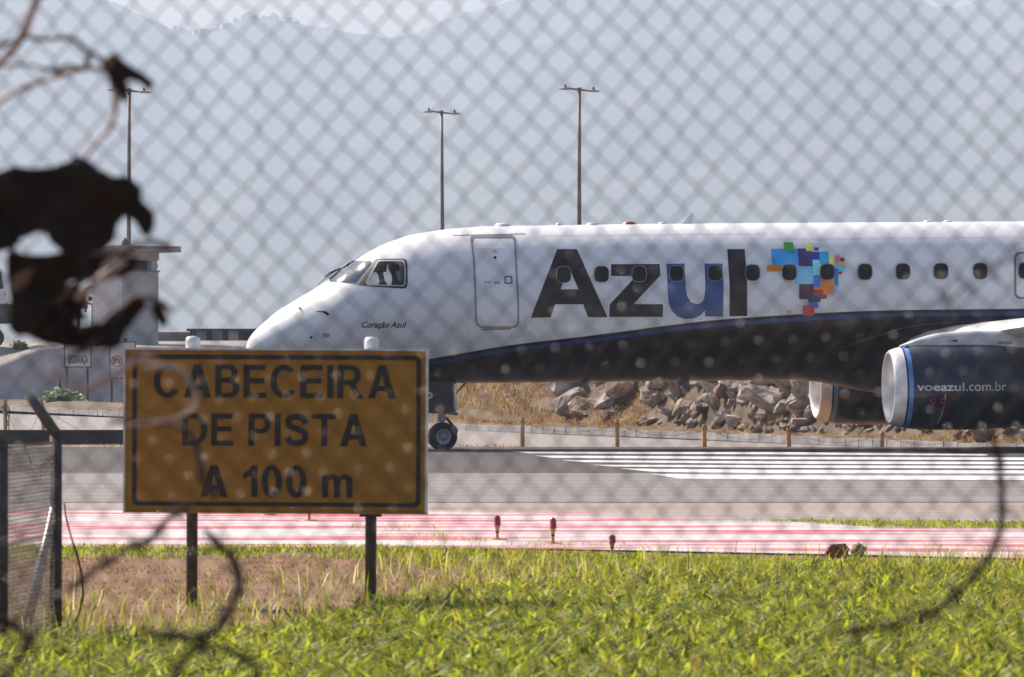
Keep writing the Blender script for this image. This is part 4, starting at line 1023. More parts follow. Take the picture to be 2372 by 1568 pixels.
MB().tube([(bw/2-.1,-.5,zc0+.3), (bw/2+.35,-.5,zc0+.3)], .18, 10).build('searchlight', M['dark_metal'], tower)
Rz = Matrix.Rotation(R(-43), 3, 'Z')
def tl(px_, row, dd=-1.0):   # tower-local from pixels, slightly in front of the faces
    w = Vector((tx(px_)-tower.location.x, dd, tzz(row)-base_z)); v = Rz @ Vector((w.x, w.y, 0)); return Vector((v.x, v.y, w.z))
yy = bw/2+.05
MB().tube([(yy, -bw*.12, .05), (yy, -bw*.12, tzz(316)-base_z)], .07, 10).build('pipe', M['dark_metal'], tower)
MB().rev([(-.05,.12), (.05,.12), (.12,.0001)], 10, (yy, -bw*.12, tzz(316)-base_z), 'Z').build('pipe_cap', M['dark_metal'], tower)
# round red-bordered sign beside the tower
rs = thing('round_sign', 'round red-bordered warning sign half hidden by the guard tower', 'sign', (tx(89.5), DT+1.8, tz(tx(89), DT+1.8)))
zz = tzz(295)-rs.location.z
MB().tube([(0,.03,0), (0,.03,zz)], .04, 8).build('post', M['dark_metal'], rs)
MB().rev([(-.02,.0001), (-.02,.42), (.02,.42)], 28, (0,0,zz), 'Y').build('plate', M['plate_white'], rs)
MB().rev([(-.03,.38), (-.03,.48), (.0,.48)], 28, (0,0,zz), 'Y').build('border', M['plate_red'], rs)
for a in (-.16, .14): MB().rev([(-.034,.0001), (-.034,.12)], 12, (a*.6,0,zz+a), 'Y').build('symbol', M['plate_black'], rs)
# floodlight drum left of the tower
fl = thing('floodlight', 'black drum floodlight on a pole beside the guard tower', 'floodlight', (tx(70), DT+4, tz(tx(70), DT+4)))
zz = CH-(302-HZ)*(DT+4)/F-fl.location.z
MB().tube([(-.45,0,zz), (.55,0,zz)], [.34,.34], 20).build('drum', M['dark_metal'], fl)
MB().rev([(-.53,.0001), (-.52,.2), (-.44,.36)], 20, (0,0,zz), 'X').build('lens', M['lamp_head'], fl, True)
MB().tube([(.1,0,0), (.1,0,zz-.3)], .09, 10).build('pole', M['dark_metal'], fl)
MB().tube([(-.12,0,zz+.3), (-.2,0,zz+.75)], .02, 5).build('aerial', M['dark_metal'], fl)
MB().tube([(.45,0,zz-.3), (.45,0,zz-.5)], .06, 6).build('bracket', M['dark_metal'], fl)
# warning signs before the wall
def warn(px0, px1, row0, row1, D, lab, foot, name='warning_sign'):
    s_ = F/D; cx = ((px0+px1)/2-512)/s_; t = thing(name, lab, 'sign', (cx, D, LOW+.1)); w = (px1-px0)/s_; z0 = CH-(row1-HZ)/s_-LOW-.1; z1 = CH-(row0-HZ)/s_-LOW-.1
    MB().box((0,0,(z0+z1)/2), (w,.04,z1-z0)).build('plate', M['plate_white'], t)
    fr_ = .045
    for c_, sz in (((0,0,z1+fr_/2), (w+2*fr_,.07,fr_)), ((0,0,z0-fr_/2), (w+2*fr_,.07,fr_)), ((-w/2-fr_/2,0,(z0+z1)/2), (fr_,.07,z1-z0)), ((w/2+fr_/2,0,(z0+z1)/2), (fr_,.07,z1-z0))):
        MB().box(c_, sz).build('frame', M['sign_post'], t)
    for x_ in foot: MB().tube([(x_*w, .06, -.15), (x_*w, .06, z1-.02)], .055, 8).build('post', M['sign_post'], t)
    return t, w, z0, z1, s_
t, w, z0, z1, s_ = warn(65, 90.5, 335, 366.5, 257, 'white security sign on two dark posts before the white wall', (-.44,.38))
vs, fs = text2d('SEGURANÇA', .03); MB().add([(x, -.026, z) for x, z in fit(vs, -w/2+.14, CH-(364-HZ)/s_-LOW-.1-.06, w/2-.12, CH-(355.3-HZ)/s_-LOW-.1)], fs).build('lettering', M['plate_black'], t)
t, w, z0, z1, s_ = warn(110.5, 135, 342.5, 377.5, 257, 'white no-photography sign with red ring and camera partly behind the amber sign', (-.46,.44))
cz = CH-(361-HZ)/s_-LOW-.1; cx_ = (115.8-122.75)/s_
MB().rev([(-.028,.20), (-.028,.255)], 32, (cx_+.05,0,cz), 'Y').build('prohibition_ring', M['plate_red'], t)
MB().box((cx_+.05,-.030,cz), (.42,.004,.05), Matrix.Rotation(R(45), 3, 'Y')).build('prohibition_bar', M['plate_red'], t)
vs, fs = fill([[(-.15,-.12), (.15,-.12), (.15,.08), (.07,.08), (.05,.13), (-.05,.13), (-.07,.08), (-.15,.08)]]); MB().add([(cx_+.05+x, -.026, cz+z) for x, z in vs], fs).build('camera_symbol', M['plate_black'], t)
MB().rev([(-.029,.055), (-.029,.085)], 20, (cx_+.05,0,cz-.02), 'Y').build('camera_lens', M['plate_white'], t)
MB().tube([(.12,0,z1+.04), (.12,0,z1+.20)], [.08,.07], 8).build('top_fitting', M['sign_post'], t)
# shrub
def leafy(name, label, cat, loc, r_, n, ls, cols, squash=.7):
    t = thing(name, label, cat, loc); pts = []
    mb = MB(); tint = []
    for k in range(n):
        v = Vector((random.gauss(0,1), random.gauss(0,1), abs(random.gauss(0,1)))).normalized()*r_*random.uniform(.45,1)
        v.z *= squash; v.x *= random.uniform(.8,1.35)
        q = Matrix.Rotation(random.uniform(0,6.28), 3, 'Z') @ Matrix.Rotation(random.uniform(-1.2,1.2), 3, 'X'); s_ = ls*random.uniform(.6,1.3)
        lf = [Vector(p)*s_ for p in ((-.5,0,0), (-.2,.32,.06), (.25,.3,.05), (.6,0,-.05), (.25,-.3,.05), (-.2,-.32,.06))]
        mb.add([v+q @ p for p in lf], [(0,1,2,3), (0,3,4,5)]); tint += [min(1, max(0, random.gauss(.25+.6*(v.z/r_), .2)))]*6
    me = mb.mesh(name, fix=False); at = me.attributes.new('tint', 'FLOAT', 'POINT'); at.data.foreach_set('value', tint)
    o = mk('foliage', me, leafmat(name+'_leaf', cols, .3), t); o['kind'] = 'stuff'
    st = MB()
    for k in range(9):
        a = random.uniform(0,6.28); st.tube([(0,0,-.05), (r_*.4*math.cos(a), r_*.4*math.sin(a), r_*.35*squash), (r_*.75*math.cos(a), r_*.7*math.sin(a), r_*.6*squash)], [.03,.02,.008], 5)
    st.build('stem', M['twig'], t); return t
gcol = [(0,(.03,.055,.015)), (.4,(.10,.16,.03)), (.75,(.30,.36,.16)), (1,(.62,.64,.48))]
q = P(62, 408, 252); q.z = LOW+.1
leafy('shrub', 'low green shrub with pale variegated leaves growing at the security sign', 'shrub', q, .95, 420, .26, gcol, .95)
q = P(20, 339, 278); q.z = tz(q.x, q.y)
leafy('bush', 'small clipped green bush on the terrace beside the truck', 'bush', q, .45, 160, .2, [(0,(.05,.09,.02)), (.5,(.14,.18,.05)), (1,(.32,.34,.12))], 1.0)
mb = MB(); q = P(57, 408, DW-.6); st = thing('dead_plant', 'thin dead plant standing against the white wall', 'plant', (wx(61), DW-.4, LOW+.1))
MB().tube([(0,0,-.05), (.03,0,.5), (-.02,0,1.0), (.01,0,1.45)], [.04,.035,.05,.01], 6).build('stem', M['twig'], st); MB().tube([(0,0,.75), (-.18,0,.85)], [.03,.01], 5).tube([(0,0,.6), (.12,0,.95)], [.03,.01], 5).build('twig', M['twig'], st)
# truck on the terrace at the left
DTk = 281.0; sk = F/DTk; zt0 = tz((2-512)/sk, DTk)
tk = thing('truck', 'white truck with dark mudguards parked on the terrace', 'truck', ((8-512)/sk, DTk, zt0))
zz = lambda row: CH-(row-HZ)/sk-zt0
bevel(MB().prism([(-2.0,zz(304)), (0,zz(304)), (.0,zz(290)), (-.10,zz(272)), (-.28,zz(267)), (-2.0,zz(266))], -1.0, 1.0, lambda x, z, e: (x, e, z)).build('cab', M['p_white'], tk), .05)
MB().prism([(-.95,zz(289)), (-.14,zz(289)), (-.24,zz(272)), (-.95,zz(271))], -1.012, -1.004, lambda x, z, e: (x, e, z)).build('window', M['win'], tk)
MB().box((-.07,-1.01,zz(294)), (.10,.02,.20)).build('headlight', M['lamp_head'], tk)
MB().box((-3.6,0,zz(285)), (3.0,2.1,zz(268)-zz(304))).build('cargo_box', M['p_pylon'], tk)
MB().box((-2.4,0,zz(314)), (5.4,1.9,zz(304)-zz(324)-.02)).build('chassis', M['dark_metal'], tk)
for x_ in (-.75,-4.3):
    for y_ in (-.85,.85):
        w_ = MB().rev([(-.14,.25), (-.14,.42), (-.10,.48), (.10,.48), (.14,.42), (.14,.25)], 24, (0,0,0), 'Y').build('wheel', M['tyre'], tk, True); w_.location = (x_, y_, .47)
        h_ = MB().rev([(-.10,.0001), (-.12,.26)], 16, (0,0,0), 'Y').build('rim', M['hub'], tk); h_.location = (x_, y_, .47)
# low buildings behind the nose
DB = 288.0; sB = F/DB; zb0 = tz((215-512)/sB, DB)
def bxz(px_): return (px_-512)/sB
bd = thing('dark_shed', 'long dark flat-roofed shed behind the jet nose', 'shed', (bxz(224), DB, zb0-.1)); hh = CH-(331-HZ)/sB-zb0+.1
MB().box((0,0,hh/2), ((256-193)/sB, 5, hh)).build('wall', M['black_wall'], bd)
MB().box((0,0,hh+.05), ((256-193)/sB+.3, 5.3, .12)).build('roof', M['seam'], bd)
for x_ in (-1.0,-.2,.6): MB().box((x_,-2.51,hh*.45), (.5,.04,.8)).build('panel', M['p_grey'], bd)
bw_ = thing('garden_wall', 'low two-tone plastered wall between guard tower and dark shed', 'wall', (bxz(176), DB-4, zb0-.1)); hw_ = CH-(332-HZ)*(DB-4)/F-zb0+.1
MB().box((0,0,hw_*.33), ((194-158)/sB, .3, hw_*.66)).build('plaster', M['road'], bw_)
MB().box((0,0,hw_*.83), ((194-158)/sB+.02, .34, hw_*.34)).build('coping', mat('brown_plaster', (.26,.20,.19), .9), bw_)

# ================================================================== LAMP POSTS
def lamp_post(dx, ty, D, lab, tilt):
    x = (dx*K-512)/F*D; h = CH-(ty*K-HZ)/F*D-LOW
    t = thing('lamp_post', lab, 'lamp post', (x, D, LOW-.05), 'double-arm lamp posts'); t.rotation_euler = (0, tilt, 0)
    MB().tube([(0,0,0), (.01,0,h*.35), (0,0,h*.7), (0,0,h)], [.20,.16,.13,.10], 12).build('pole', M['pole'], t, True)
    MB().box((0,0,h-.05), (.24,.24,.35)).build('bracket', M['pole'], t)
    for s_ in (-1, 1):
        MB().tube([(0,0,h-.02), (s_*.42,0,h-.08 if s_ > 0 else h+.02), (s_*.72,0,h-.10 if s_ > 0 else h+.05)], [.08,.06,.055], 8).build('arm', M['pole'], t)
        mb = MB(); zz = h-.10 if s_ > 0 else h+.05
        vs = []
        for x_, w_, hh in ((.62,.09,.09), (.76,.17,.15), (1.05,.20,.15), (1.30,.15,.09), (1.46,.04,.02)):
            vs += [(s_*x_, y_*w_, zz+z_*hh-(x_-.7)*.05) for y_, z_ in ((-1,-.3), (-.8,.5), (0,.8), (.8,.5), (1,-.3), (0,-.6))]
        mb.add(vs, [(i*6+k, i*6+(k+1) % 6, (i+1)*6+(k+1) % 6, (i+1)*6+k) for i in range(4) for k in range(6)]+[tuple(range(6)), tuple(24+k for k in range(6))])
        mb.build('lamp_head', M['lamp_head'], t)
        MB().tube([(s_*.95,0,zz+.08), (s_*.95,0,zz+.26)], [.085,.07], 8).build('photocell', M['dark_metal'], t)
        MB().tube([(s_*.70,0,zz), (s_*.70,0,zz+.25)], .012, 4).build('spike', M['dark_metal'], t)
lamp_post(297, 207, 366, 'tall double-arm lamp post rising behind the guard tower', R(.2))
lamp_post(1027, 258, 420, 'tall double-arm lamp post behind the jet cockpit roof', R(-.35))
lamp_post(1341, 205, 384, 'tallest double-arm lamp post rising behind the big letter A of the jet', R(.1))

# ================================================================== AMBER SIGN
DSg = 47.0; sS = F/DSg
sg = thing('runway_sign', 'large amber sign with black lettering on two posts in the grass', 'sign', ((275.5-512)/sS, DSg, -.02)); sg.rotation_euler = (0, R(.25), R(-4))
def gxp(dx): return (dx*K-275.5)/sS
def gzp(dy): return CH-(dy*K-HZ)/sS+.02
X0, X1, Z0, Z1 = gxp(287), gxp(985.5), gzp(1185), gzp(811.5)
pan = bevel(MB().box(((X0+X1)/2, 0, (Z0+Z1)/2), (X1-X0, .05, Z1-Z0)).build('panel', M['sign_amber'], sg), .006)
ring_o = rrect(gxp(303), gzp(1173), gxp(975), gzp(822), .05); ring_i = rrect(gxp(314), gzp(1163), gxp(964), gzp(833), .03)
vs, fs = fill([ring_o, ring_i]); MB().add([(x, -.028, z) for x, z in vs], fs).build('border', M['sign_black'], sg)
for body, x0, y0, x1, y1 in (('CABECEIRA', 353, 845, 916, 922), ('DE PISTA', 420, 958, 850, 1033), ('A 100 m', 462, 1078, 817, 1152)):
    lay = layout(body); wtot = lay[-1][1]+lay[-1][2]; kx = (gxp(x1)-gxp(x0))/wtot; kz = gzp(y0)-gzp(y1)
    for ch, ox, wd, loops in lay:
        vs, fs = fill(loops); MB().add([(gxp(x0)+(ox+x)*kx, -.029, gzp(y1)+z*kz) for x, z in vs], fs).build('letter', M['sign_black'], sg)
e_ = .016
MB().box((X1+e_/2, .012, (Z0+Z1)/2), (e_, .10, Z1-Z0+.01)).build('edge_trim', M['sign_edge'], sg)
MB().box((X0-e_/2, .012, (Z0+Z1)/2), (e_, .10, Z1-Z0+.01)).build('edge_trim', M['sign_edge'], sg)
MB().box(((X0+X1)/2, .012, Z1+e_/2), (X1-X0+2*e_, .10, e_)).build('edge_trim', M['sign_edge'], sg)
MB().box(((X0+X1)/2, .012, Z0-e_/2), (X1-X0+2*e_, .10, e_)).build('edge_trim', M['sign_amber'], sg)
for dx in (440, 857):
    x = gxp(dx); r_ = .047
    MB().tube([(x,.085,-.1), (x,.085,Z1-.0)], r_, 16).build('post', M['sign_post'], sg, True)
    mb = MB().rev([(Z1-.02,r_*1.28), (Z1+.07,r_*1.30), (Z1+.105,r_*1.15), (Z1+.115,.0001)], 18, (x,.085,0), 'Z'); mb.build('post_cap', M['cap_white'], sg, True)
    for z_ in (Z0+.2, Z1-.2): MB().box((x,.06,z_), (.16,.05,.04)).build('clamp', M['sign_post'], sg)
MB().box((gxp(857),.05,Z0-.02), (.18,.06,.04)).build('clamp', M['sign_post'], sg)

# ================================================================== END LIGHTS AND DEBRIS ON THE PAD
def end_light(dx, top, bot, lab):
    D = Dg(bot*K); s_ = F/D; h = (bot-top)*K/s_
    t = thing('end_light', lab, 'light', ((dx*K-512)/s_, D, 0), 'red-capped end lights on the painted pad')
    r_ = .037
    MB().rev([(0,.11), (.010,.10)], 18, (0,0,0), 'Z').build('base_plate', M['yellow_stem'], t)
    MB().rev([(0,.019), (h*.28,.016)], 12, (0,0,0), 'Z').build('stem', M['yellow_stem'], t, True)
    MB().rev([(h*.27,.019), (h*.36,.019)], 12, (0,0,0), 'Z').build('collar', M['dark_metal'], t, True)
    MB().rev([(h*.34,.018), (h*.48,.026), (h*.60,.033)], 14, (0,0,0), 'Z').build('housing', M['yellow_stem'], t, True)
    MB().rev([(h*.585,.041), (h*.62,.042), (h*.63,r_), (h*.88,r_*.98), (h*.96,r_*.75), (h,.0001)], 18, (0,0,0), 'Z').build('lens', M['red_lens'], t, True)
end_light(1152, 1193, 1250, 'red-capped light with black collar and yellow base plate on the red and white pad')
end_light(1281, 1198, 1259, 'red-capped light on a pale yellow stem standing in a grass tuft of the pad')
end_light(1418, 1238, 1283, 'short red-capped light at the edge of grass and painted pad')
end_light(716, 1150, 1206, 'yellow-stemmed light mostly hidden behind the amber sign, black collar showing')
end_light(622, 1140, 1193, 'yellow-stemmed light behind the amber sign, only its stem foot showing')
D = Dg(1292*K); s_ = F/D
q = ((1948*K-512)/s_, D, 0)
t = thing('lamp_remains', 'toppled broken red lamp housing lying at the grass edge', 'debris', q)
mb = MB(); mb.prism([(-.15,0), (.06,0), (.08,.11), (.02,.135), (-.13,.12), (-.16,.06)], -.12, .12, lambda x, z, e: (x, e, z)); bevel(mb.build('housing', mat('old_red', (.20,.035,.022), .6, var=.4, scale=9), t), .02)
MB().prism([(-.12,.118), (.05,.125), (.04,.145), (-.10,.135)], -.1, .1, lambda x, z, e: (x, e, z)).build('lid', M['dark_metal'], t)
o = mk('paving_stone', RM[4]); o.location = (q[0]+.17, D-.06, .08); o.scale = (.18,.16,.24); o.rotation_euler = (.4,.2,1); tag(o, 'small grey-green stone leaning on the broken red lamp', 'stone')

# ================================================================== OLD CHAIN-LINK FENCE AT THE LEFT
DA, DBb = 43.4, 41.2
pa_ = Vector(((56-512)/F*DA, DA, -.02)); pb_ = Vector(((1.5-512)/F*DBb, DBb, -.02))
of = thing('old_fence', 'old chain-link fence with angled post tops running past the amber sign', 'fence', pa_)
rel = pb_-pa_; hA = CH-(432-HZ)*DA/F+.02
def post(o, h, r_, armx):
    MB().tube([o+Vector((0,0,-.1)), o+Vector((0,0,h))], r_, 14).build('post', M['fence_post'], of, True)
    MB().tube([o+Vector((.01,0,h-.03)), o+Vector((armx,0,h+.30))], [r_*.95,r_*.9], 14).build('arm', mat('arm', (.12,.11,.115), .6, .2, var=.3, scale=8), of, True)
post(Vector((0,0,0)), hA, .046, -.215); post(rel, hA-.04, .048, -.20)
mm = rel*2.0; post(mm, hA-.04, .048, -.2)
MB().tube([Vector((-.01,0,hA*.62)), Vector((-.215,-.3,-.05))], [.034,.036], 12).build('brace', M['galv'], of, True)
# its mesh: zigzag wires
L = mm.length; dirv = mm.normalized(); mh = hA-.06; pitch = .027
mb = MB(); nW = int(L/pitch)
wires = []
for k in range(nW):
    pts = []; n_ = int(mh/.030)
    for i in range(n_+1):
        off = pitch*(k+(0 if (i+k) % 2 else 1)); pts.append(dirv*off+Vector((.004*(1 if i % 2 else -1), 0, .02+i*.030)))
    mb.tube(pts, .0026, 3, False)
o = mb.build('wire_mesh', M['old_wire'], of, False, False); o['kind'] = 'stuff'
for z_ in (mh-.02, mh*.5): MB().tube([Vector((0,0,z_)), mm+Vector((0,0,z_-.02))], .004, 5).build('line_wire', M['rust'], of)
mb = MB(); mb.tube([Vector((.0,-.06,hA-.18)), Vector((-.05,-.2,hA-.22)), Vector((-.10,-.3,hA-.26)), Vector((-.15,-.4,hA-.24)), Vector((-.20,-.5,hA-.10))], .006, 5)
mb.build('slack_wire', M['rust'], of)
mb = MB(); pts = [P(x, y, 43.2, True)-Vector((0,0,0)) for x, y in ((149,1165), (152,1195), (165,1245), (180,1290), (190,1335), (192,1380), (182,1425), (163,1460))]
tag(mb.tube(pts, [.006,.006,.007,.008,.009,.009,.009,.008], 6).build('hanging_cable', M['rust']), 'thin dark cable hanging from the old fence post to the ground', 'cable')

# ================================================================== FENCE IN FRONT OF THE CAMERA
DF = 11.85
ff = thing('mesh_fence', 'galvanised chain-link fence close in front of the viewer, far out of focus', 'fence', (0, DF, 0)); 
pw, ph = .0352, .0395     # half diamond width and height
pts = []; nseg = 92
def corner(i): return Vector((-pw/2-.003 if i % 2 == 0 else pw/2+.003, 0, i*ph))
for i in range(nseg+1):
    c0 = corner(i); a = (corner(i-1)-c0).normalized()*.011; b_ = (corner(i+1)-c0).normalized()*.011; sgn = 1 if i % 2 == 0 else -1
    for k in range(7):
        t = k/6; p = (c0+a)*(1-t)**2+c0*2*t*(1-t)+(c0+b_)*t*t; p.y = .0032*sgn*math.cos(math.pi*t); pts.append(p)
wme = MB().tube(pts, .0016, 8, False).mesh('wire', True, False); wme.materials.append(M['near_wire'])
ff.rotation_euler = (0, R(-2.2), 0)
PH = .011
for k in range(-74, 75):
    o = mk('wire', wme, None, ff); o.location = (k*pw+PH+random.gauss(0,.0010), 0, .05+(ph if k % 2 else 0)+random.gauss(0,.0012)); o.rotation_euler = (0, random.gauss(0,.0010), 0)
ico = bmesh.new(); bmesh.ops.create_icosphere(ico, subdivisions=2, radius=1); iv = [v.co.copy() for v in ico.verts]; ifc = [tuple(v.index for v in f.verts) for f in ico.faces]; ico.free()
gb = MB()  # small bright balls added at the knots to stand in for sun glints
for k in range(-44, 45):
    for i in range(28, 80):
        if (i+k) % 2: continue
        r_ = random.choice((.0012,.0016,.0020,.0024,.0028,.0034)); c_ = Vector(((k+.5)*pw+PH+random.uniform(.0015,.004), -.002, .05+i*ph-.006+random.uniform(-.002,.002)))
        gb.add([c_+v*r_ for v in iv], ifc)
gb_o = gb.build('glint_bead', M['glint_metal'], ff, True, False); gb_o['kind'] = 'stuff'
for x_ in (-2.55, 2.55): MB().tube([(x_,.05,-.05), (x_,.05,3.75)], .03, 14).build('post', M['fence_post'], ff, True)
for z_ in (.12, 3.68): MB().tube([(-2.6,.0,z_), (2.6,.0,z_)], .004, 6).build('tension_wire', M['near_wire'], ff)

# ------------------------------------------------------------------ dead leaves, twigs and barbed wire caught on it
def crumple(name, outline, D, label, amp, m, seed, grp=None):
    loops = [(x*K, y*K) for x, y in outline]; vs, fs = grid_cut(*fill([loops]), 5.0)
    mb = MB()
    for x, y in vs:
        nv = noise.noise(Vector((x*.03, y*.03, seed)))*amp+noise.noise(Vector((x*.10, y*.10, seed+5)))*amp*.35
        jx = noise.noise(Vector((x*.15, y*.15, seed+9)))*1.3; p = P(x+jx, y+jx*.7, DF); p.y = D+nv; mb.v.append(tuple(p))
    mb.f = fs
    o = mb.build(name, m, None, True); sd = o.modifiers.new('thick', 'SOLIDIFY'); sd.thickness = .0015
    return tag(o, label, 'leaf', grp)
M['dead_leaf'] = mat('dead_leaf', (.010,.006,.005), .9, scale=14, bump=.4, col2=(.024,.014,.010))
M['dead_leaf2'] = mat('dead_leaf2', (.08,.05,.03), .7, scale=14, bump=.3, col2=(.22,.15,.09))
G2 = 'dead leaves caught on the near fence'
crumple('dead_leaf', [(-60,420), (0,402), (40,386), (75,392), (130,388), (160,378), (185,362), (212,376), (240,396), (268,412), (300,412), (328,430), (333,465), (362,492), (363,528), (350,554), (335,545), (315,515), (292,502), (276,522), (268,560), (240,585), (200,590), (150,585), (122,562), (118,545), (95,540), (60,552), (38,578), (-60,600)], DF-.06, 'largest dark crumpled dead leaf on the near fence, in front of the lamp post', .03, M['dead_leaf'], 1, G2)
crumple('dead_leaf', [(18,590), (30,574), (60,590), (110,590), (170,582), (225,590), (255,580), (280,565), (262,605), (225,632), (160,655), (115,690), (100,735), (85,770), (40,780), (22,760), (26,690), (16,640)], DF-.02, 'dark folded dead leaf hanging below the largest one on the near fence', .03, M['dead_leaf'], 4, G2)
crumple('dead_leaf', [(18,712), (60,690), (110,710), (150,735), (185,752), (222,748), (262,745), (286,722), (292,742), (285,790), (262,806), (225,812), (150,806), (95,795), (55,775), (24,770)], DF+.02, 'long dark dead leaf above the security sign, low on the near fence', .025, M['dead_leaf'], 8, G2)
crumple('dead_leaf', [(120,648), (145,655), (180,660), (205,690), (190,715), (200,745), (160,745), (115,725), (100,690)], DF+.02, 'small dark shred of dead leaf beside the black floodlight', .02, M['dead_leaf'], 12, G2)
crumple('dead_leaf', [(238,160), (250,135), (268,124), (285,140), (312,158), (345,178), (364,198), (352,210), (318,190), (300,190), (302,212), (306,232), (292,240), (278,222), (262,200), (252,178)], DF-.05, 'small curled brown dead leaf at the tip of the upper twig', .02, M['dead_leaf'], 15, G2)
crumple('dead_leaf', [(246,150), (260,132), (274,140), (268,160), (250,166)], DF-.075, 'tiny pale curled leaf on the upper twig', .012, M['dead_leaf2'], 19, G2)
crumple('dead_leaf', [(30,652), (55,632), (85,622), (72,655), (48,676), (28,672)], DF-.08, 'tan dead leaf lying against the darker ones on the near fence', .015, M['dead_leaf2'], 22, G2)
crumple('dead_leaf', [(355,690), (372,700), (385,722), (392,745), (378,762), (362,742), (352,718)], DF-.02, 'small dark leaf scrap right of the guard tower', .015, M['dead_leaf'], 25, G2)
crumple('dead_leaf', [(150,598), (205,588), (262,590), (330,600), (318,622), (292,640), (248,648), (205,640), (170,632)], DF-.03, 'ragged dark leaf in front of the guard tower window', .02, M['dead_leaf'], 31, G2)
crumple('dead_leaf', [(225,800), (235,752), (262,722), (300,700), (326,690), (342,702), (322,735), (296,760), (288,795), (262,812)], DF-.03, 'dark torn leaf hanging before the guard tower wall', .02, M['dead_leaf'], 35, G2)
def twig(pts, r, m, label, name='twig', cat='twig', D=DF-.04, wob=.004, knots=True):
    P3 = [P(x, y, D, True) for x, y in pts]; out = []
    for i in range(len(P3)-1):
        p0 = P3[max(0,i-1)]; p1, p2 = P3[i], P3[i+1]; p3 = P3[min(len(P3)-1, i+2)]
        for k in range(6):
            t = k/6; out.append(.5*((2*p1)+(p2-p0)*t+(2*p0-5*p1+4*p2-p3)*t*t+(3*p1-p0-3*p2+p3)*t**3))
    out.append(P3[-1]); sd = random.random()*50; n_ = len(out)
    rad = [(r[0]+(r[1]-r[0])*i/(n_-1))*(1+.35*noise.noise(Vector((i*.5, sd, 0)))) for i in range(n_)]
    out = [p+noise.noise_vector(Vector((i*.35, sd, 1)))*wob+Vector((0, .03*math.sin(i*.13+sd), 0)) for i, p in enumerate(out)]
    return tag(MB().tube(out, rad, 7).build(name, m, None, True), label, cat, 'twigs tangled in the near fence' if cat == 'twig' else None), out
twig([(-40,120), (10,100), (60,84), (110,92), (150,88), (185,100), (205,122)], (.0045,.006), M['twig'], 'dark brown twig arching over the top left of the near fence')
twig([(-40,160), (60,152), (120,165), (160,152), (195,158), (210,122), (245,150)], (.003,.006), M['twig'], 'thin brown twig ending in the small curled leaf')
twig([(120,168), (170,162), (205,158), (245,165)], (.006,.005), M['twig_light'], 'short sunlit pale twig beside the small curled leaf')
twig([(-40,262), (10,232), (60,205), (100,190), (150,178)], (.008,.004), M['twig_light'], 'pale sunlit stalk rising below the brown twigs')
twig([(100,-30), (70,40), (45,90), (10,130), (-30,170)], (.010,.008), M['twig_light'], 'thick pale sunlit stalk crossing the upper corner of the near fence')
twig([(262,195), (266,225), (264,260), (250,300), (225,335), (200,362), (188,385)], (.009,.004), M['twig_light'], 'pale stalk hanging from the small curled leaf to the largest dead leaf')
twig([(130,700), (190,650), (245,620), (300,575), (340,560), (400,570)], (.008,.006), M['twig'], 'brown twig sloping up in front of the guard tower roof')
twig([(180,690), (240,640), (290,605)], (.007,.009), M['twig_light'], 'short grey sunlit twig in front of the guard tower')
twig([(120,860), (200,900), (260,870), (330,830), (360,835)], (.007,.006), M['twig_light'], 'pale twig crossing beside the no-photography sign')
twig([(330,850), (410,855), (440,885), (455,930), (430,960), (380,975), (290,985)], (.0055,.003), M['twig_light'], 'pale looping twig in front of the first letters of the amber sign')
twig([(250,980), (330,975), (400,985), (440,1000), (462,1060), (470,1110), (500,1150)], (.005,.009), M['twig'], 'dark twig hanging across the left half of the amber sign')
twig([(150,830), (220,790), (300,700), (352,690), (400,720)], (.006,.005), M['twig'], 'thin brown twig in front of the guard tower wall')
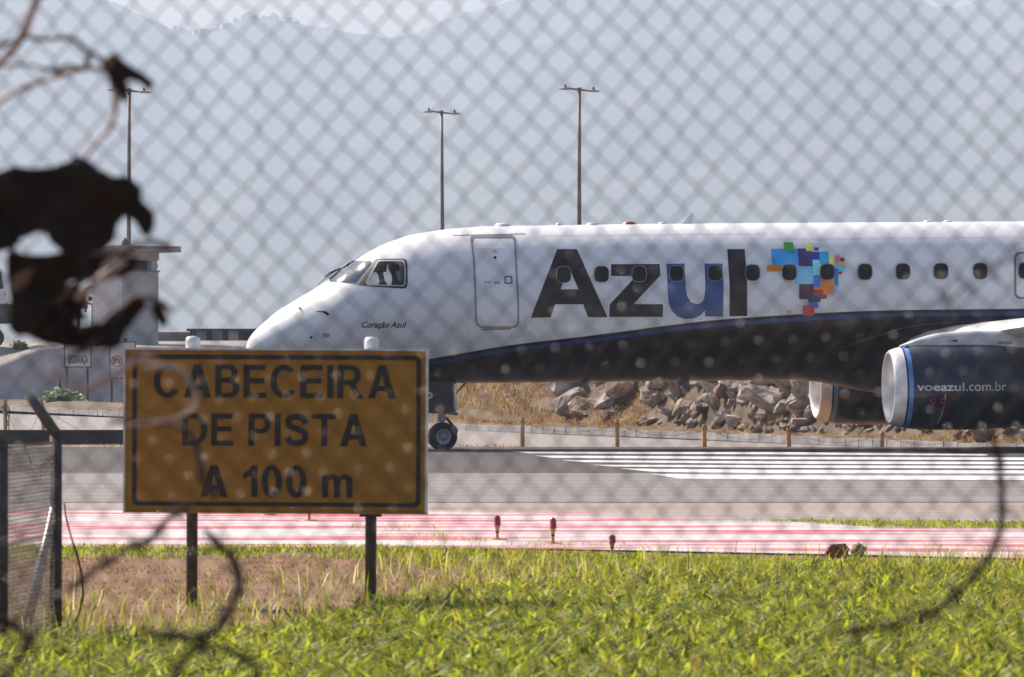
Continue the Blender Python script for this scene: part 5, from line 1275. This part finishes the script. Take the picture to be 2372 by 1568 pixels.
def barbed(pts, label, r=.0055):
    r *= .72
    t = thing('barbed_wire', label, 'barbed wire', P(pts[0][0], pts[0][1], DF-.1, True), 'rusty barbed wire on the near fence')
    o, out = twig(pts, (r, r), M['rust'], None, 'strand', 'x', DF-.1, .004)
    del o['category']; o.data.transform(Matrix.Translation(-t.location)); o.parent = t
    for i in range(4, len(out)-3, 7):
        p = out[i]-t.location; d = (out[i+1]-out[i-1]).normalized(); s_ = d.cross(Vector((0,1,0))).normalized()
        q_ = min(1, r/.0055); mb = MB(); mb.tube([p-d*.045, p-d*.022, p, p+d*.022, p+d*.045], [.004*q_,.009*q_,.012*q_,.009*q_,.004*q_], 7)
        mb.tube([p-s_*.028, p+s_*.028], [.002,.002], 5).tube([p+d*.01-s_*.024+Vector((0,.01,0)), p+d*.01+s_*.024-Vector((0,.01,0))], [.002,.002], 5).build('barb', M['rust'], t, True)
barbed([(2296,1010), (2312,1060), (2320,1120), (2322,1180), (2308,1250), (2280,1305), (2240,1350), (2190,1395), (2130,1428), (2060,1448), (1990,1462), (1920,1468)], 'rusty barbed wire curling down through the right side of the view')
barbed([(475,1240), (515,1275), (545,1320), (550,1370), (530,1420), (490,1462), (430,1476), (370,1468), (320,1462)], 'rusty barbed wire loop around the left post of the amber sign', .0065)
barbed([(150,1365), (200,1335), (250,1300), (310,1262), (360,1238), (400,1195), (430,1180)], 'rusty barbed wire sloping up to the lower edge of the amber sign', .0055)
barbed([(2150,705), (2200,690), (2240,660), (2290,625), (2345,600), (2420,560)], 'faint strand of rusty wire in front of the rear cabin windows', .0014)
barbed([(-30,1600), (20,1550), (60,1490), (30,1450), (-30,1430)], 'rusty barbed wire at the foot of the old fence post', .006)
barbed([(380,1600), (430,1530), (470,1500), (560,1520), (620,1580)], 'rusty barbed wire end dipping into the tall grass', .005)

# ================================================================== HAZE
M['haze'] = m = bpy.data.materials.new('haze'); m.use_nodes = True; nt = m.node_tree; nt.nodes.remove(nt.nodes['Principled BSDF'])
pv = nt.nodes.new('ShaderNodeVolumePrincipled'); pv.inputs['Color'].default_value = (.66,.78,1.0,1); pv.inputs['Density'].default_value = 1.7e-4; pv.inputs['Anisotropy'].default_value = .25
nt.links.new(pv.outputs[0], nt.nodes['Material Output'].inputs['Volume'])
hz = MB().box((0, 3925, 268), (9200, 8090, 545)).build('haze', m)
tag(hz, 'pale bluish sea haze over the bay', 'haze', kind='stuff')
